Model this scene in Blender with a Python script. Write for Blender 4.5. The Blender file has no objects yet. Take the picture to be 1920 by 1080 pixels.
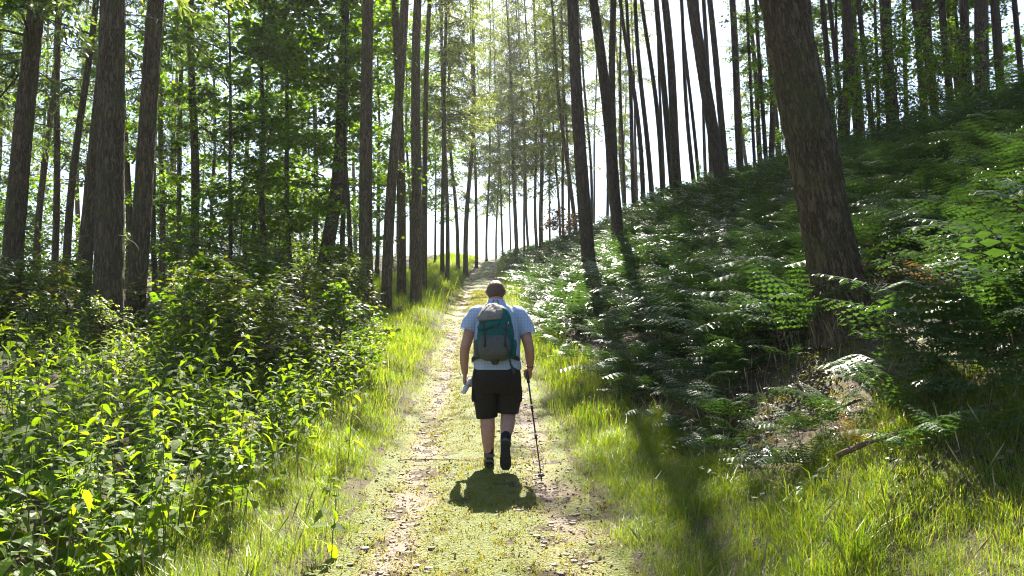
import bpy, math, random
import numpy as np
from mathutils import Vector, Matrix

# ------------------------------------------------------------------ camera, sky, sun, exposure
SC = bpy.context.scene
C = SC.collection
FPX, PITCH, CAMZ = 1500.0, math.radians(5.0), 1.6
cam_d = bpy.data.cameras.new('camera'); cam = bpy.data.objects.new('camera', cam_d); C.objects.link(cam)
cam_d.sensor_width = 36; cam_d.lens = FPX/1920*36; cam_d.clip_end = 6000; cam_d.clip_start = .05
cam.location = (0, 0, CAMZ); cam.rotation_euler = (math.radians(90)+PITCH, 0, 0)
SC.camera = cam
SUN_EL, SUN_AZ = math.radians(50), math.radians(.8)     # sun ahead of the walker, a touch to the right
w = bpy.data.worlds.new('World'); SC.world = w; w.use_nodes = True
nt = w.node_tree; nt.nodes.clear()
sky = nt.nodes.new('ShaderNodeTexSky'); sky.sky_type = 'NISHITA'; sky.sun_disc = False
sky.sun_elevation = SUN_EL; sky.sun_rotation = SUN_AZ; sky.air_density = 1.0; sky.dust_density = 1.2; sky.ozone_density = 1.0
bg = nt.nodes.new('ShaderNodeBackground'); bg.inputs[1].default_value = .055
wo = nt.nodes.new('ShaderNodeOutputWorld'); nt.links.new(sky.outputs[0], bg.inputs[0]); nt.links.new(bg.outputs[0], wo.inputs[0])
sl = bpy.data.lights.new('sun', 'SUN'); sl.energy = 5.0; sl.angle = math.radians(.55); sl.color = (1, .94, .82)
so = bpy.data.objects.new('sun', sl); C.objects.link(so); so.rotation_euler = (-(math.pi/2-SUN_EL), 0, -SUN_AZ); so.location = (0, 20, 40)
SC.view_settings.view_transform = 'Standard'; SC.view_settings.look = 'None'; SC.view_settings.gamma = 1
SC.view_settings.use_curve_mapping = False; SC.view_settings.exposure = 2.2
SC.cycles.max_bounces = 7; SC.cycles.diffuse_bounces = 4; SC.cycles.transmission_bounces = 5; SC.cycles.glossy_bounces = 2
SC.cycles.caustics_reflective = False; SC.cycles.caustics_refractive = False
SC.cycles.use_denoising = True; SC.cycles.denoising_prefilter = 'NONE'; SC.cycles.filter_width = 1.1; SC.cycles.sample_clamp_indirect = 6

HAZE = .0003                               # air density, per metre
rs = np.random.RandomState(7)
U = lambda a, b, n=None: rs.uniform(a, b, n)

# ------------------------------------------------------------------ numpy helpers
def _hash(i, j, k, s):
    h = (i*374761393 + j*668265263 + k*2147483647 + s*974634777) & 0xffffffff
    h = ((h ^ (h >> 13))*1274126177) & 0xffffffff
    return ((h ^ (h >> 16)) & 0xffff)/65535.0
def vnoise(x, y, z=0, s=0):
    x, y, z = np.broadcast_arrays(np.asarray(x, float), np.asarray(y, float), np.asarray(z, float))
    xi, yi, zi = np.floor(x).astype(np.int64), np.floor(y).astype(np.int64), np.floor(z).astype(np.int64)
    fx, fy, fz = x-xi, y-yi, z-zi
    fx, fy, fz = [t*t*(3-2*t) for t in (fx, fy, fz)]
    out = 0
    for a in (0, 1):
        for b in (0, 1):
            for c in (0, 1):
                out = out + _hash(xi+a, yi+b, zi+c, s)*(fx if a else 1-fx)*(fy if b else 1-fy)*(fz if c else 1-fz)
    return out
def fbm(x, y, z=0, o=3, s=0):
    t, a, n = 0, 1, 0
    for i in range(o):
        t = t + a*vnoise(x*2**i, y*2**i, np.asarray(z)*2**i, s+i); n += a; a *= .5
    return t/n
def sm(x, a, b):
    t = np.clip((np.asarray(x, float)-a)/(b-a), 0, 1); return t*t*(3-2*t)
def nrm(v): v = np.asarray(v, float); return v/(np.linalg.norm(v, axis=-1, keepdims=True)+1e-9)

class Geo:
    """collects triangles for ONE mesh"""
    def __init__(s): s.V, s.F, s.M, s.n = [], [], [], 0
    def add(s, V, F, m=0):
        V = np.asarray(V, float).reshape(-1, 3); F = np.asarray(F, np.int64).reshape(-1, 3)
        s.V.append(V); s.F.append(F+s.n); s.M.append(np.full(len(F), m)); s.n += len(V); return s
    def mesh(s, name, mats, smooth=False):
        V = np.concatenate(s.V); F = np.concatenate(s.F); M = np.concatenate(s.M)
        me = bpy.data.meshes.new(name)
        me.vertices.add(len(V)); me.vertices.foreach_set('co', V.astype(np.float32).ravel())
        me.loops.add(F.size); me.loops.foreach_set('vertex_index', F.astype(np.int32).ravel())
        me.polygons.add(len(F)); me.polygons.foreach_set('loop_start', (np.arange(len(F))*3).astype(np.int32))
        for m in (mats if isinstance(mats, (list, tuple)) else [mats]): me.materials.append(m)
        me.polygons.foreach_set('material_index', M.astype(np.int32))
        me.polygons.foreach_set('use_smooth', np.full(len(F), bool(smooth)))
        me.update(calc_edges=True)
        return me
def obj(name, me, parent=None, loc=(0, 0, 0), rot=(0, 0, 0), sc=None):
    o = bpy.data.objects.new(name, me); C.objects.link(o)
    o.parent = parent; o.location = loc; o.rotation_euler = rot
    if sc is not None: o.scale = sc if hasattr(sc, '__len__') else (sc, sc, sc)
    return o
def tag(o, label, cat, group=None, kind=None):
    if label: o['label'] = label
    if cat: o['category'] = cat
    if group: o['group'] = group
    if kind: o['kind'] = kind
    return o
def thing(name, label, cat, loc=(0, 0, 0), rot=(0, 0, 0), group=None):
    o = obj(name, None, None, loc, rot); o.empty_display_size = .2
    return tag(o, label, cat, group)

def quads(nr, nc, closed=True):
    i = np.arange(nr-1)[:, None]; j = np.arange(nc if closed else nc-1)[None]
    j2 = (j+1) % nc
    a, b, c, d = i*nc+j, i*nc+j2, (i+1)*nc+j2, (i+1)*nc+j
    return np.concatenate([np.stack([a, b, c], -1).reshape(-1, 3), np.stack([a, c, d], -1).reshape(-1, 3)])
def tube(P, R, n=8, cap=True, flat=None):
    """tapered tube along the points P; flat=(axis vector, factor) squashes the section along that axis"""
    P = np.asarray(P, float); R = np.broadcast_to(np.asarray(R, float), (len(P),)).copy()
    T = nrm(np.gradient(P, axis=0)); up = np.array([0, 0, 1.]) if abs(T[0][2]) < .9 else np.array([0, 1., 0])
    A = np.zeros_like(P); B = np.zeros_like(P); u = up
    for i in range(len(P)):
        a = u-T[i]*np.dot(u, T[i]); a = a/(np.linalg.norm(a)+1e-9); A[i] = a; B[i] = np.cross(T[i], a); u = a
    th = np.linspace(0, 2*np.pi, n, endpoint=False)
    D = A[:, None]*np.cos(th)[None, :, None]+B[:, None]*np.sin(th)[None, :, None]
    if flat is not None:
        ax = nrm(np.array(flat[0], float)); k = (D@ax)[..., None]; D = D-ax*k*(1-flat[1])
    V = P[:, None]+D*R[:, None, None]; V = V.reshape(-1, 3); F = quads(len(P), n)
    if cap:
        k = len(V); V = np.concatenate([V, P[:1], P[-1:]]); j = np.arange(n); L = (len(P)-1)*n
        F = np.concatenate([F, np.stack([(j+1) % n, j, np.full(n, k)], -1), np.stack([L+j, L+(j+1) % n, np.full(n, k+1)], -1)])
    return V, F
def rotm(yaw, pitch=0, roll=0):
    """N x 3 x 3: roll about x, then pitch about y (positive lifts +x), then yaw about z"""
    yaw, pitch, roll = np.broadcast_arrays(np.asarray(yaw, float), np.asarray(pitch, float), np.asarray(roll, float))
    cy, sy, cp, sp, cr, sr = np.cos(yaw), np.sin(yaw), np.cos(-pitch), np.sin(-pitch), np.cos(roll), np.sin(roll)
    z = np.zeros_like(cy); o = z+1
    Z = np.stack([np.stack([cy, -sy, z], -1), np.stack([sy, cy, z], -1), np.stack([z, z, o], -1)], -2)
    Y = np.stack([np.stack([cp, z, sp], -1), np.stack([z, o, z], -1), np.stack([-sp, z, cp], -1)], -2)
    X = np.stack([np.stack([o, z, z], -1), np.stack([z, cr, -sr], -1), np.stack([z, sr, cr], -1)], -2)
    return Z@Y@X
def scatter(V, F, P, R, S):
    P = np.asarray(P, float); S = np.broadcast_to(np.asarray(S, float).reshape(len(P), -1), (len(P), 3)) if np.ndim(S) else np.full((len(P), 3), S)
    W = np.einsum('nij,nkj->nki', R, V[None]*S[:, None])+P[:, None]
    G = F[None]+(np.arange(len(P))*len(V))[:, None, None]
    return W.reshape(-1, 3), G.reshape(-1, 3)

# ------------------------------------------------------------------ materials
def nmat(name):
    m = bpy.data.materials.new(name); m.use_nodes = True; t = m.node_tree; t.nodes.clear()
    out = t.nodes.new('ShaderNodeOutputMaterial')
    def N(k, **kw):
        n = t.nodes.new('ShaderNode'+k)
        for a, b in kw.items():
            if a.startswith('i_'):
                key = a[2:]; n.inputs[int(key) if key.isdigit() else key.replace('_', ' ')].default_value = b
            else: setattr(n, a, b)
        return n
    return m, t, N, out, (lambda a, b: t.links.new(a, b))
def c4(c): return (*c, 1)
def ramp(N, stops):
    r = N('ValToRGB'); e = r.color_ramp.elements
    while len(e) > 1: e.remove(e[-1])
    e[0].position = stops[0][0]; e[0].color = c4(stops[0][1])
    for p, c in stops[1:]: k = e.new(p); k.color = c4(c)
    return r
def leaf_mat(name, cols, trans=.45, tint=(1.9, 1.75, .5), rough=.45, spec=.5, vein=0):
    """thin leaf: reflects like a dull gloss leaf, lets light through tinted"""
    m, t, N, out, L = nmat(name)
    gi = N('NewGeometry'); oi = N('ObjectInfo'); ad = N('Math', operation='ADD'); fr = N('Math', operation='FRACT')
    L(gi.outputs['Random Per Island'], ad.inputs[0]); L(oi.outputs['Random'], ad.inputs[1]); L(ad.outputs[0], fr.inputs[0])
    r = ramp(N, [(i/(len(cols)-1), c) for i, c in enumerate(cols)]); L(fr.outputs[0], r.inputs[0])
    p = N('BsdfPrincipled', i_Roughness=rough); p.inputs['Specular IOR Level'].default_value = spec
    L(r.outputs[0], p.inputs['Base Color'])
    mul = N('Mix', data_type='RGBA', blend_type='MULTIPLY'); mul.inputs[0].default_value = 1
    L(r.outputs[0], mul.inputs[6]); mul.inputs[7].default_value = c4(tint)
    tr = N('BsdfTranslucent'); L(mul.outputs[2], tr.inputs[0])
    mx = N('MixShader'); mx.inputs[0].default_value = trans
    L(p.outputs[0], mx.inputs[1]); L(tr.outputs[0], mx.inputs[2]); L(mx.outputs[0], out.inputs[0])
    if vein:
        tc = N('TexCoord'); no = N('TexNoise', i_Scale=vein, i_Detail=2.0); L(tc.outputs['Object'], no.inputs['Vector'])
        b = N('Bump', i_Strength=.5, i_Distance=.01); L(no.outputs[0], b.inputs['Height']); L(b.outputs[0], p.inputs['Normal'])
    return m
def plain(name, col, rough=.7, spec=.3, scale=40, var=.25, bump=.2, dist=.004, metal=0, col2=None):
    m, t, N, out, L = nmat(name)
    tc = N('TexCoord'); no = N('TexNoise', i_Scale=scale, i_Detail=4.0); L(tc.outputs['Object'], no.inputs['Vector'])
    lo = tuple(x*(1-var) for x in col); hi = col2 or tuple(min(1, x*(1+var)) for x in col)
    r = ramp(N, [(.3, lo), (.7, hi)]); L(no.outputs[0], r.inputs[0])
    p = N('BsdfPrincipled', i_Roughness=rough, i_Metallic=metal); p.inputs['Specular IOR Level'].default_value = spec
    L(r.outputs[0], p.inputs['Base Color'])
    b = N('Bump', i_Strength=bump, i_Distance=dist); L(no.outputs[0], b.inputs['Height']); L(b.outputs[0], p.inputs['Normal'])
    L(p.outputs[0], out.inputs[0]); return m
def bark_mat(name, dark, light, moss=.25, zs=.16, sc=26):
    m, t, N, out, L = nmat(name)
    tc = N('TexCoord'); w1 = N('TexNoise', i_Scale=3.5, i_Detail=4.0); L(tc.outputs['Object'], w1.inputs['Vector'])
    wv = N('VectorMath', operation='SCALE'); wv.inputs['Scale'].default_value = .12; L(w1.outputs['Color'], wv.inputs[0])
    av = N('VectorMath', operation='ADD'); L(tc.outputs['Object'], av.inputs[0]); L(wv.outputs[0], av.inputs[1])
    mp = N('Mapping'); mp.inputs['Scale'].default_value = (1, 1, zs); L(av.outputs[0], mp.inputs[0])
    n0 = N('TexNoise', i_Scale=sc, i_Detail=3.0, i_Roughness=.6); L(mp.outputs[0], n0.inputs['Vector'])
    sb = N('Math', operation='SUBTRACT'); sb.inputs[1].default_value = .5; L(n0.outputs[0], sb.inputs[0]); ab = N('Math', operation='ABSOLUTE'); L(sb.outputs[0], ab.inputs[0])
    mr = N('MapRange'); mr.inputs[2].default_value = .12; L(ab.outputs[0], mr.inputs[0])
    n1 = N('TexNoise', i_Scale=sc*2.5, i_Detail=6.0, i_Roughness=.7); mp2 = N('Mapping'); mp2.inputs['Scale'].default_value = (1, 1, .45); L(tc.outputs['Object'], mp2.inputs[0]); L(mp2.outputs[0], n1.inputs['Vector'])
    mu = N('Math', operation='MULTIPLY_ADD'); L(mr.outputs[0], mu.inputs[0]); mu.inputs[1].default_value = .5; L(n1.outputs[0], mu.inputs[2])
    r = ramp(N, [(.35, dark), (.75, tuple(a_*.45+b_*.55 for a_, b_ in zip(dark, light))), (1.0, light)]); L(mu.outputs[0], r.inputs[0])
    n2 = N('TexNoise', i_Scale=2.2, i_Detail=5.0); L(tc.outputs['Object'], n2.inputs['Vector'])
    r2 = ramp(N, [(.45, (0, 0, 0)), (.7, (1, 1, 1))]); L(n2.outputs[0], r2.inputs[0])
    mm = N('Math', operation='MULTIPLY'); L(r2.outputs[0], mm.inputs[0]); mm.inputs[1].default_value = moss
    mx = N('Mix', data_type='RGBA'); L(mm.outputs[0], mx.inputs[0]); L(r.outputs[0], mx.inputs[6]); mx.inputs[7].default_value = (.085, .095, .03, 1)
    p = N('BsdfPrincipled', i_Roughness=.85); p.inputs['Specular IOR Level'].default_value = .2; L(mx.outputs[2], p.inputs['Base Color'])
    b = N('Bump', i_Strength=1.0, i_Distance=.03); L(mu.outputs[0], b.inputs['Height']); L(b.outputs[0], p.inputs['Normal'])
    L(p.outputs[0], out.inputs[0]); return m

M = {}
M['grass'] = leaf_mat('grass_blade', [(.075, .14, .014), (.105, .18, .018), (.145, .21, .025), (.22, .22, .07)], .55, (2.3, 2.1, .5), .4)
M['moss'] = leaf_mat('moss_tuft', [(.125, .145, .014), (.17, .18, .02), (.22, .185, .04)], .4, (2., 1.8, .5), .6, .2)
M['nettle'] = leaf_mat('nettle_leaf', [(.055, .105, .016), (.09, .15, .02), (.13, .19, .025)], .56, (2.7, 2.5, .4), .5, .35, 60)
M['nettle_stem'] = plain('nettle_stem', (.10, .13, .04), .5, .4, 30)
M['fern'] = leaf_mat('bracken_frond', [(.026, .064, .027), (.04, .086, .032), (.06, .11, .032)], .28, (2.0, 2.0, .5), .36, .7)
M['fern_dry'] = leaf_mat('dry_bracken', [(.13, .07, .03), (.2, .11, .05), (.16, .12, .05)], .3, (1.3, 1.2, .8), .6, .3)
M['fern_stalk'] = plain('bracken_stalk', (.09, .10, .035), .6, .3, 30)
M['broad'] = leaf_mat('broad_leaf', [(.035, .08, .012), (.06, .12, .014), (.095, .155, .018)], .6, (2.9, 2.7, .4), .45, .4)
M['bush'] = leaf_mat('bramble_leaf', [(.04, .085, .016), (.07, .125, .02), (.10, .15, .025), (.15, .15, .04)], .52, (2.4, 2.2, .5), .42, .45)
M['autumn'] = leaf_mat('turning_leaf', [(.10, .12, .02), (.22, .14, .03), (.3, .14, .04)], .5, (1.8, 1.5, .5), .45)
M['larch'] = leaf_mat('larch_needles', [(.07, .11, .03), (.105, .145, .036), (.15, .17, .05)], .55, (2.0, 1.85, .9), .5, .4)
M['spruce'] = leaf_mat('spruce_needles', [(.04, .075, .028), (.06, .1, .034), (.095, .13, .04)], .5, (1.9, 1.8, .8), .45, .4)
M['bark'] = bark_mat('conifer_bark', (.028, .02, .011), (.165, .12, .07), .6, .13, 20)
M['bark_red'] = bark_mat('ridge_bark', (.024, .017, .013), (.12, .084, .062), .3, .13, 20)
M['bark_broad'] = bark_mat('smooth_bark', (.03, .024, .015), (.13, .10, .065), .6, .4, 12)
M['twig'] = plain('dead_twig', (.10, .075, .055), .8, .2, 20, .4)
M['stick'] = plain('fallen_stick', (.13, .08, .055), .8, .2, 12, .5, .6, .01)

# ------------------------------------------------------------------ terrain
def table(xs, ys, lo, hi, n, sig):
    g = np.linspace(lo, hi, n); v = np.interp(g, xs, ys); d = g[1]-g[0]; k = np.arange(-int(3*sig/d)-1, int(3*sig/d)+2)*d
    wt = np.exp(-.5*(k/sig)**2); wt /= wt.sum(); pad = len(k)//2
    e = np.concatenate([v[0]+(v[0]-v[1])*np.arange(pad, 0, -1), v, v[-1]+(v[-1]-v[-2])*np.arange(1, pad+1)])
    return g, np.convolve(e, wt, 'valid')
_pz = table([-40, -10, 0, 5, 7.6, 15, 23, 37, 51, 70, 77, 84, 100, 200, 400], [-2.6, -.7, 0, .35, .54, 1.42, 2.68, 4.65, 6.8, 10.2, 11.2, 11.2, 9.5, -6, -30], -40, 400, 4401, 1.6)
_px = table([-40, 0, 5.2, 7.6, 15, 23, 51, 70, 90, 120, 400], [-.1, -.15, -.18, -.3, -.65, -1.0, -1.95, -2.1, -2.1, -2.1, -2.1], -40, 400, 4401, 2.0)
_cr = table([-2, .9, 1.55, 1.85, 3.75, 9, 11, 14, 30, 80, 200], [0, 0, .08, .2, 1.3, 4.2, 4.6, 4.5, 2.8, -5, -25], -2, 200, 6001, .22)
_cl = table([-2, .9, 1.5, 2.6, 5, 12, 40, 200], [0, 0, .2, .45, .6, .45, -1.8, -20], -2, 200, 6001, .22)
pathx = lambda y: np.interp(y, *_px)
zpath = lambda y: np.interp(y, *_pz) + np.where(np.asarray(y) > 400, -(np.asarray(y)-400)*.02, 0)
def ground(x, y, fine=True):
    x = np.asarray(x, float); y = np.asarray(y, float); p = x-pathx(y); ap = np.abs(p)
    bh = np.interp(y, [-10, 2, 6, 40, 70, 90, 200], [.8, .85, 1, 1, .42, .25, .2])
    lm = np.interp(y, [0, 7, 15, 40, 70], [.55, .7, 1.35, 1.3, .6])
    z = zpath(y)+np.where(p > 0, np.interp(ap, *_cr)*bh, np.interp(ap, *_cl)*lm)
    z = z-.035*np.exp(-((ap-.56)/.2)**2)+.02*np.exp(-(p/.25)**2)
    if fine:
        off = sm(ap, .9, 2.2)
        z = z+off*((fbm(x*.55, y*.55, 0, 3, 3)-.5)*.42)+(fbm(x*3, y*3, 0, 2, 9)-.5)*(.035+.05*off)
    return z
def axis(lim, step, grow, far):
    v, s = [0.0], step
    while v[-1] < far:
        if v[-1] > lim: s *= grow
        v.append(v[-1]+s)
    return np.array(v)
gx = axis(9, .16, 1.11, 1600); gx = np.concatenate([-gx[:0:-1], gx])
gyf = axis(24, .16, 1.06, 2500); gyb = axis(4, .4, 1.3, 200); gy = np.concatenate([-gyb[:0:-1], gyf])
XX, YY = np.meshgrid(gx, gy); ZZ = ground(XX, YY)
m, t, N, out, L = nmat('forest_floor'); M['floor'] = m
tc = N('TexCoord'); n1 = N('TexNoise', i_Scale=1.6, i_Detail=8.0, i_Roughness=.65); n2 = N('TexNoise', i_Scale=34.0, i_Detail=5.0)
L(tc.outputs['Object'], n1.inputs['Vector']); L(tc.outputs['Object'], n2.inputs['Vector'])
ra = ramp(N, [(.3, (.03, .024, .014)), (.5, (.065, .045, .026)), (.62, (.055, .06, .02)), (.78, (.06, .085, .018))]); L(n1.outputs[0], ra.inputs[0])
rb = ramp(N, [(.3, (.4, .4, .4)), (.7, (1.5, 1.4, 1.3))]); L(n2.outputs[0], rb.inputs[0])
mu = N('Mix', data_type='RGBA', blend_type='MULTIPLY'); mu.inputs[0].default_value = 1; L(ra.outputs[0], mu.inputs[6]); L(rb.outputs[0], mu.inputs[7])
p = N('BsdfPrincipled', i_Roughness=.95); L(mu.outputs[2], p.inputs['Base Color'])
b = N('Bump', i_Strength=.8, i_Distance=.03); L(n2.outputs[0], b.inputs['Height']); L(b.outputs[0], p.inputs['Normal']); L(p.outputs[0], out.inputs[0])
g = Geo().add(np.stack([XX, YY, ZZ], -1), quads(len(gy), len(gx), False))
tag(obj('ground', g.mesh('ground', M['floor'], True)), None, None, kind='structure')

# the track: its own sheet a little above the ground
m, t, N, out, L = nmat('track_surface'); M['track'] = m
tc = N('TexCoord'); mp = N('Mapping'); mp.inputs['Scale'].default_value = (1, .55, 1); L(tc.outputs['Object'], mp.inputs[0])
n1 = N('TexNoise', i_Scale=2.3, i_Detail=9.0, i_Roughness=.68); n2 = N('TexNoise', i_Scale=48.0, i_Detail=6.0, i_Roughness=.7); n3 = N('TexVoronoi', i_Scale=70.0)
L(mp.outputs[0], n1.inputs['Vector']); L(tc.outputs['Object'], n2.inputs['Vector']); L(tc.outputs['Object'], n3.inputs['Vector'])
at = N('Attribute', attribute_name='wear')
ad = N('Math', operation='ADD'); L(n1.outputs[0], ad.inputs[0]); L(at.outputs['Fac'], ad.inputs[1])
ra = ramp(N, [(.44, (.13, .15, .018)), (.58, (.18, .17, .03)), (.63, (.22, .165, .08)), (.70, (.31, .24, .18)), (.80, (.26, .19, .145)), (.9, (.17, .115, .075))]); L(ad.outputs[0], ra.inputs[0])
rb = ramp(N, [(.25, (.35, .33, .3)), (.5, (1, 1, 1)), (.75, (1.5, 1.45, 1.4))]); L(n2.outputs[0], rb.inputs[0])
mu = N('Mix', data_type='RGBA', blend_type='MULTIPLY'); mu.inputs[0].default_value = 1; L(ra.outputs[0], mu.inputs[6]); L(rb.outputs[0], mu.inputs[7])
p = N('BsdfPrincipled', i_Roughness=.75); p.inputs['Specular IOR Level'].default_value = .4; L(mu.outputs[2], p.inputs['Base Color'])
b = N('Bump', i_Strength=1.0, i_Distance=.02); hs = N('Math', operation='ADD'); L(n2.outputs[0], hs.inputs[0]); L(n3.outputs['Distance'], hs.inputs[1])
L(hs.outputs[0], b.inputs['Height']); L(b.outputs[0], p.inputs['Normal']); L(p.outputs[0], out.inputs[0])
ty = np.concatenate([np.arange(-6, 24, .07), np.arange(24, 90, .3)]); tp = np.linspace(-1.05, 1.05, 43)
PP, TY = np.meshgrid(tp, ty); ed = 1+.12*(fbm(TY*1.1, np.sign(PP)*5, 0, 2, 4)-.5)*2
TX = pathx(TY)+PP*ed
TZ = ground(TX, TY)+.006+(fbm(TX*9, TY*9, 0, 2, 21)-.5)*.03*(1-sm(np.abs(PP), .8, 1.0))-.07*sm(np.abs(PP), .9, 1.05)
g = Geo().add(np.stack([TX, TY, TZ], -1), quads(len(ty), len(tp), False)); me = g.mesh('track', M['track'], True)
wear = .18*np.exp(-((np.abs(PP)-.56)/.17)**2)-.15*np.exp(-(PP/.3)**2)-.10*sm(np.abs(PP), .75, .95)-.02
wa = me.attributes.new('wear', 'FLOAT', 'POINT'); wa.data.foreach_set('value', wear.astype(np.float32).ravel())
tag(obj('path', me), None, None, kind='structure')

# ------------------------------------------------------------------ pixel <-> world helpers (1920 x 1080 photograph)
def ray(px, py):
    x, y = (px-960)/FPX, (540-py)/FPX; c, s = math.cos(PITCH), math.sin(PITCH)
    return np.array([x, c-y*s, s+y*c])
def at_depth(px, py, Y): r = ray(px, py); return np.array([0, 0, CAMZ])+r*(Y/r[1])

# ------------------------------------------------------------------ trees
def trunk_geo(h, r0, seed, bend=.12, n=12, rings=40, rough=0., flare=.35, zmax=None, taper=.72):
    q = np.random.RandomState(seed)
    z = np.concatenate([np.linspace(0, 1.2, max(4, rings//8), endpoint=False), np.linspace(1.2, h, rings)])
    ph = q.uniform(0, 6.3, 4); k = z/h
    cx = bend*(np.sin(k*5+ph[0])-np.sin(ph[0])+.4*(np.sin(k*13+ph[1])-np.sin(ph[1]))); cy = bend*(np.sin(k*4.4+ph[2])-np.sin(ph[2]))
    r = r0*(1-taper*k)**.9*(1+flare*np.exp(-z/.3)); r[-1] *= .3
    th = np.linspace(0, 2*np.pi, n, endpoint=False)
    rr = r[:, None]*np.ones(n)[None]
    rr = rr*(1+.25*flare*np.exp(-z/.4)[:, None]*np.cos(th*5+ph[3])[None]+.05*(vnoise(np.cos(th)[None]*2+9, np.sin(th)[None]*2+9, z[:, None]*1.5, seed)-.5))
    if rough:
        a = th[None]*r0*14+.0*z[:, None]; w1 = vnoise(np.cos(th)[None]*3+5, np.sin(th)[None]*3+5, z[:, None]*3, seed+1)
        f = np.abs(vnoise(np.cos(th)[None]*r0*42+w1*1.2+50, np.sin(th)[None]*r0*42+50, z[:, None]*4.5, seed+2)-.5)*2
        rr = rr+rough*(np.minimum(f*1.8, 1)-.7)+rough*.8*(vnoise(np.cos(th)[None]*r0*90+50, np.sin(th)[None]*r0*90+50, z[:, None]*14, seed+3)-.5)
    V = np.stack([cx[:, None]+rr*np.cos(th), cy[:, None]+rr*np.sin(th), z[:, None]+0*rr], -1)
    return Geo().add(V, quads(len(z), n)), (lambda zz: np.array([np.interp(zz, z, cx), np.interp(zz, z, cy), zz]))

RH = np.array([[0, 0, 0], [.45, .5, .02], [1, 0, 0], [.45, -.5, .02]]); RHF = np.array([[0, 1, 2], [0, 2, 3]])   # small flat spray
def conifer_crown(seed, h, base, lmax, per_m, mat, droop=.35, twig=.55, sp=.16, nl=.17, nw=.035, gap=.15, up=.15, along=.1):
    """whorled boughs with hanging side twigs, each twig set with short needle sprays"""
    q = np.random.RandomState(seed); G = Geo(); P, D = [], []
    nb = int((h-base)*per_m)
    for i in range(nb):
        t = (i+q.rand())/nb; z = base+(h-base)*t; Lb = (lmax*(1-t)**.75+.35)*q.uniform(.55, 1.1)
        if q.rand() < gap: continue
        az = q.uniform(0, 6.283); el = up+.5*t+q.normal(0, .12); s = np.linspace(0, 1, 7)
        rad = Lb*s*np.cos(el); hz = z+Lb*(s*np.sin(el)-droop*(1-t*.6)*s**1.8+.12*s**4)
        wob = np.cumsum(q.normal(0, .04, 7))
        pts = np.stack([rad*np.cos(az+wob*.5), rad*np.sin(az+wob*.5), hz], -1)
        G.add(*tube(pts, np.linspace(.012+.008*Lb, .004, 7), 3, False), 1)
        k = max(3, int(Lb/sp)); u = np.sort(q.uniform(.12, 1, k*2)); side = q.choice([-1, 1], k*2)
        o = np.stack([np.interp(u, s, pts[:, c]) for c in range(3)], -1)
        tl = twig*(1.05-.55*u)*q.uniform(.5, 1.2, k*2)*min(1, .4+Lb/2.5)
        a2 = az+side*q.uniform(.5, 1.25, k*2)
        for j in range(k*2):
            m_ = max(2, int(tl[j]/along)); ss = (np.arange(m_)+q.rand(m_)*.6)/m_*tl[j]
            d = np.array([math.cos(a2[j]), math.sin(a2[j]), -.25-q.rand()*.5]); pp = o[j]+ss[:, None]*d; pp[:, 2] -= (ss**2)*.5
            P.append(pp); D.append(np.tile(np.array([a2[j], -.45]), (m_, 1)))
    P = np.concatenate(P); D = np.concatenate(D); n = len(P)
    R = rotm(D[:, 0]+q.normal(0, .7, n), D[:, 1]+q.normal(0, .45, n), q.uniform(-1.2, 1.2, n))
    S = np.stack([nl*q.uniform(.6, 1.4, n), nw*q.uniform(.7, 1.5, n)*2, np.full(n, nl)], -1)
    G.add(*scatter(RH, RHF, P, R, S))
    return G.mesh('crown', [mat, M['twig']])

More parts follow.
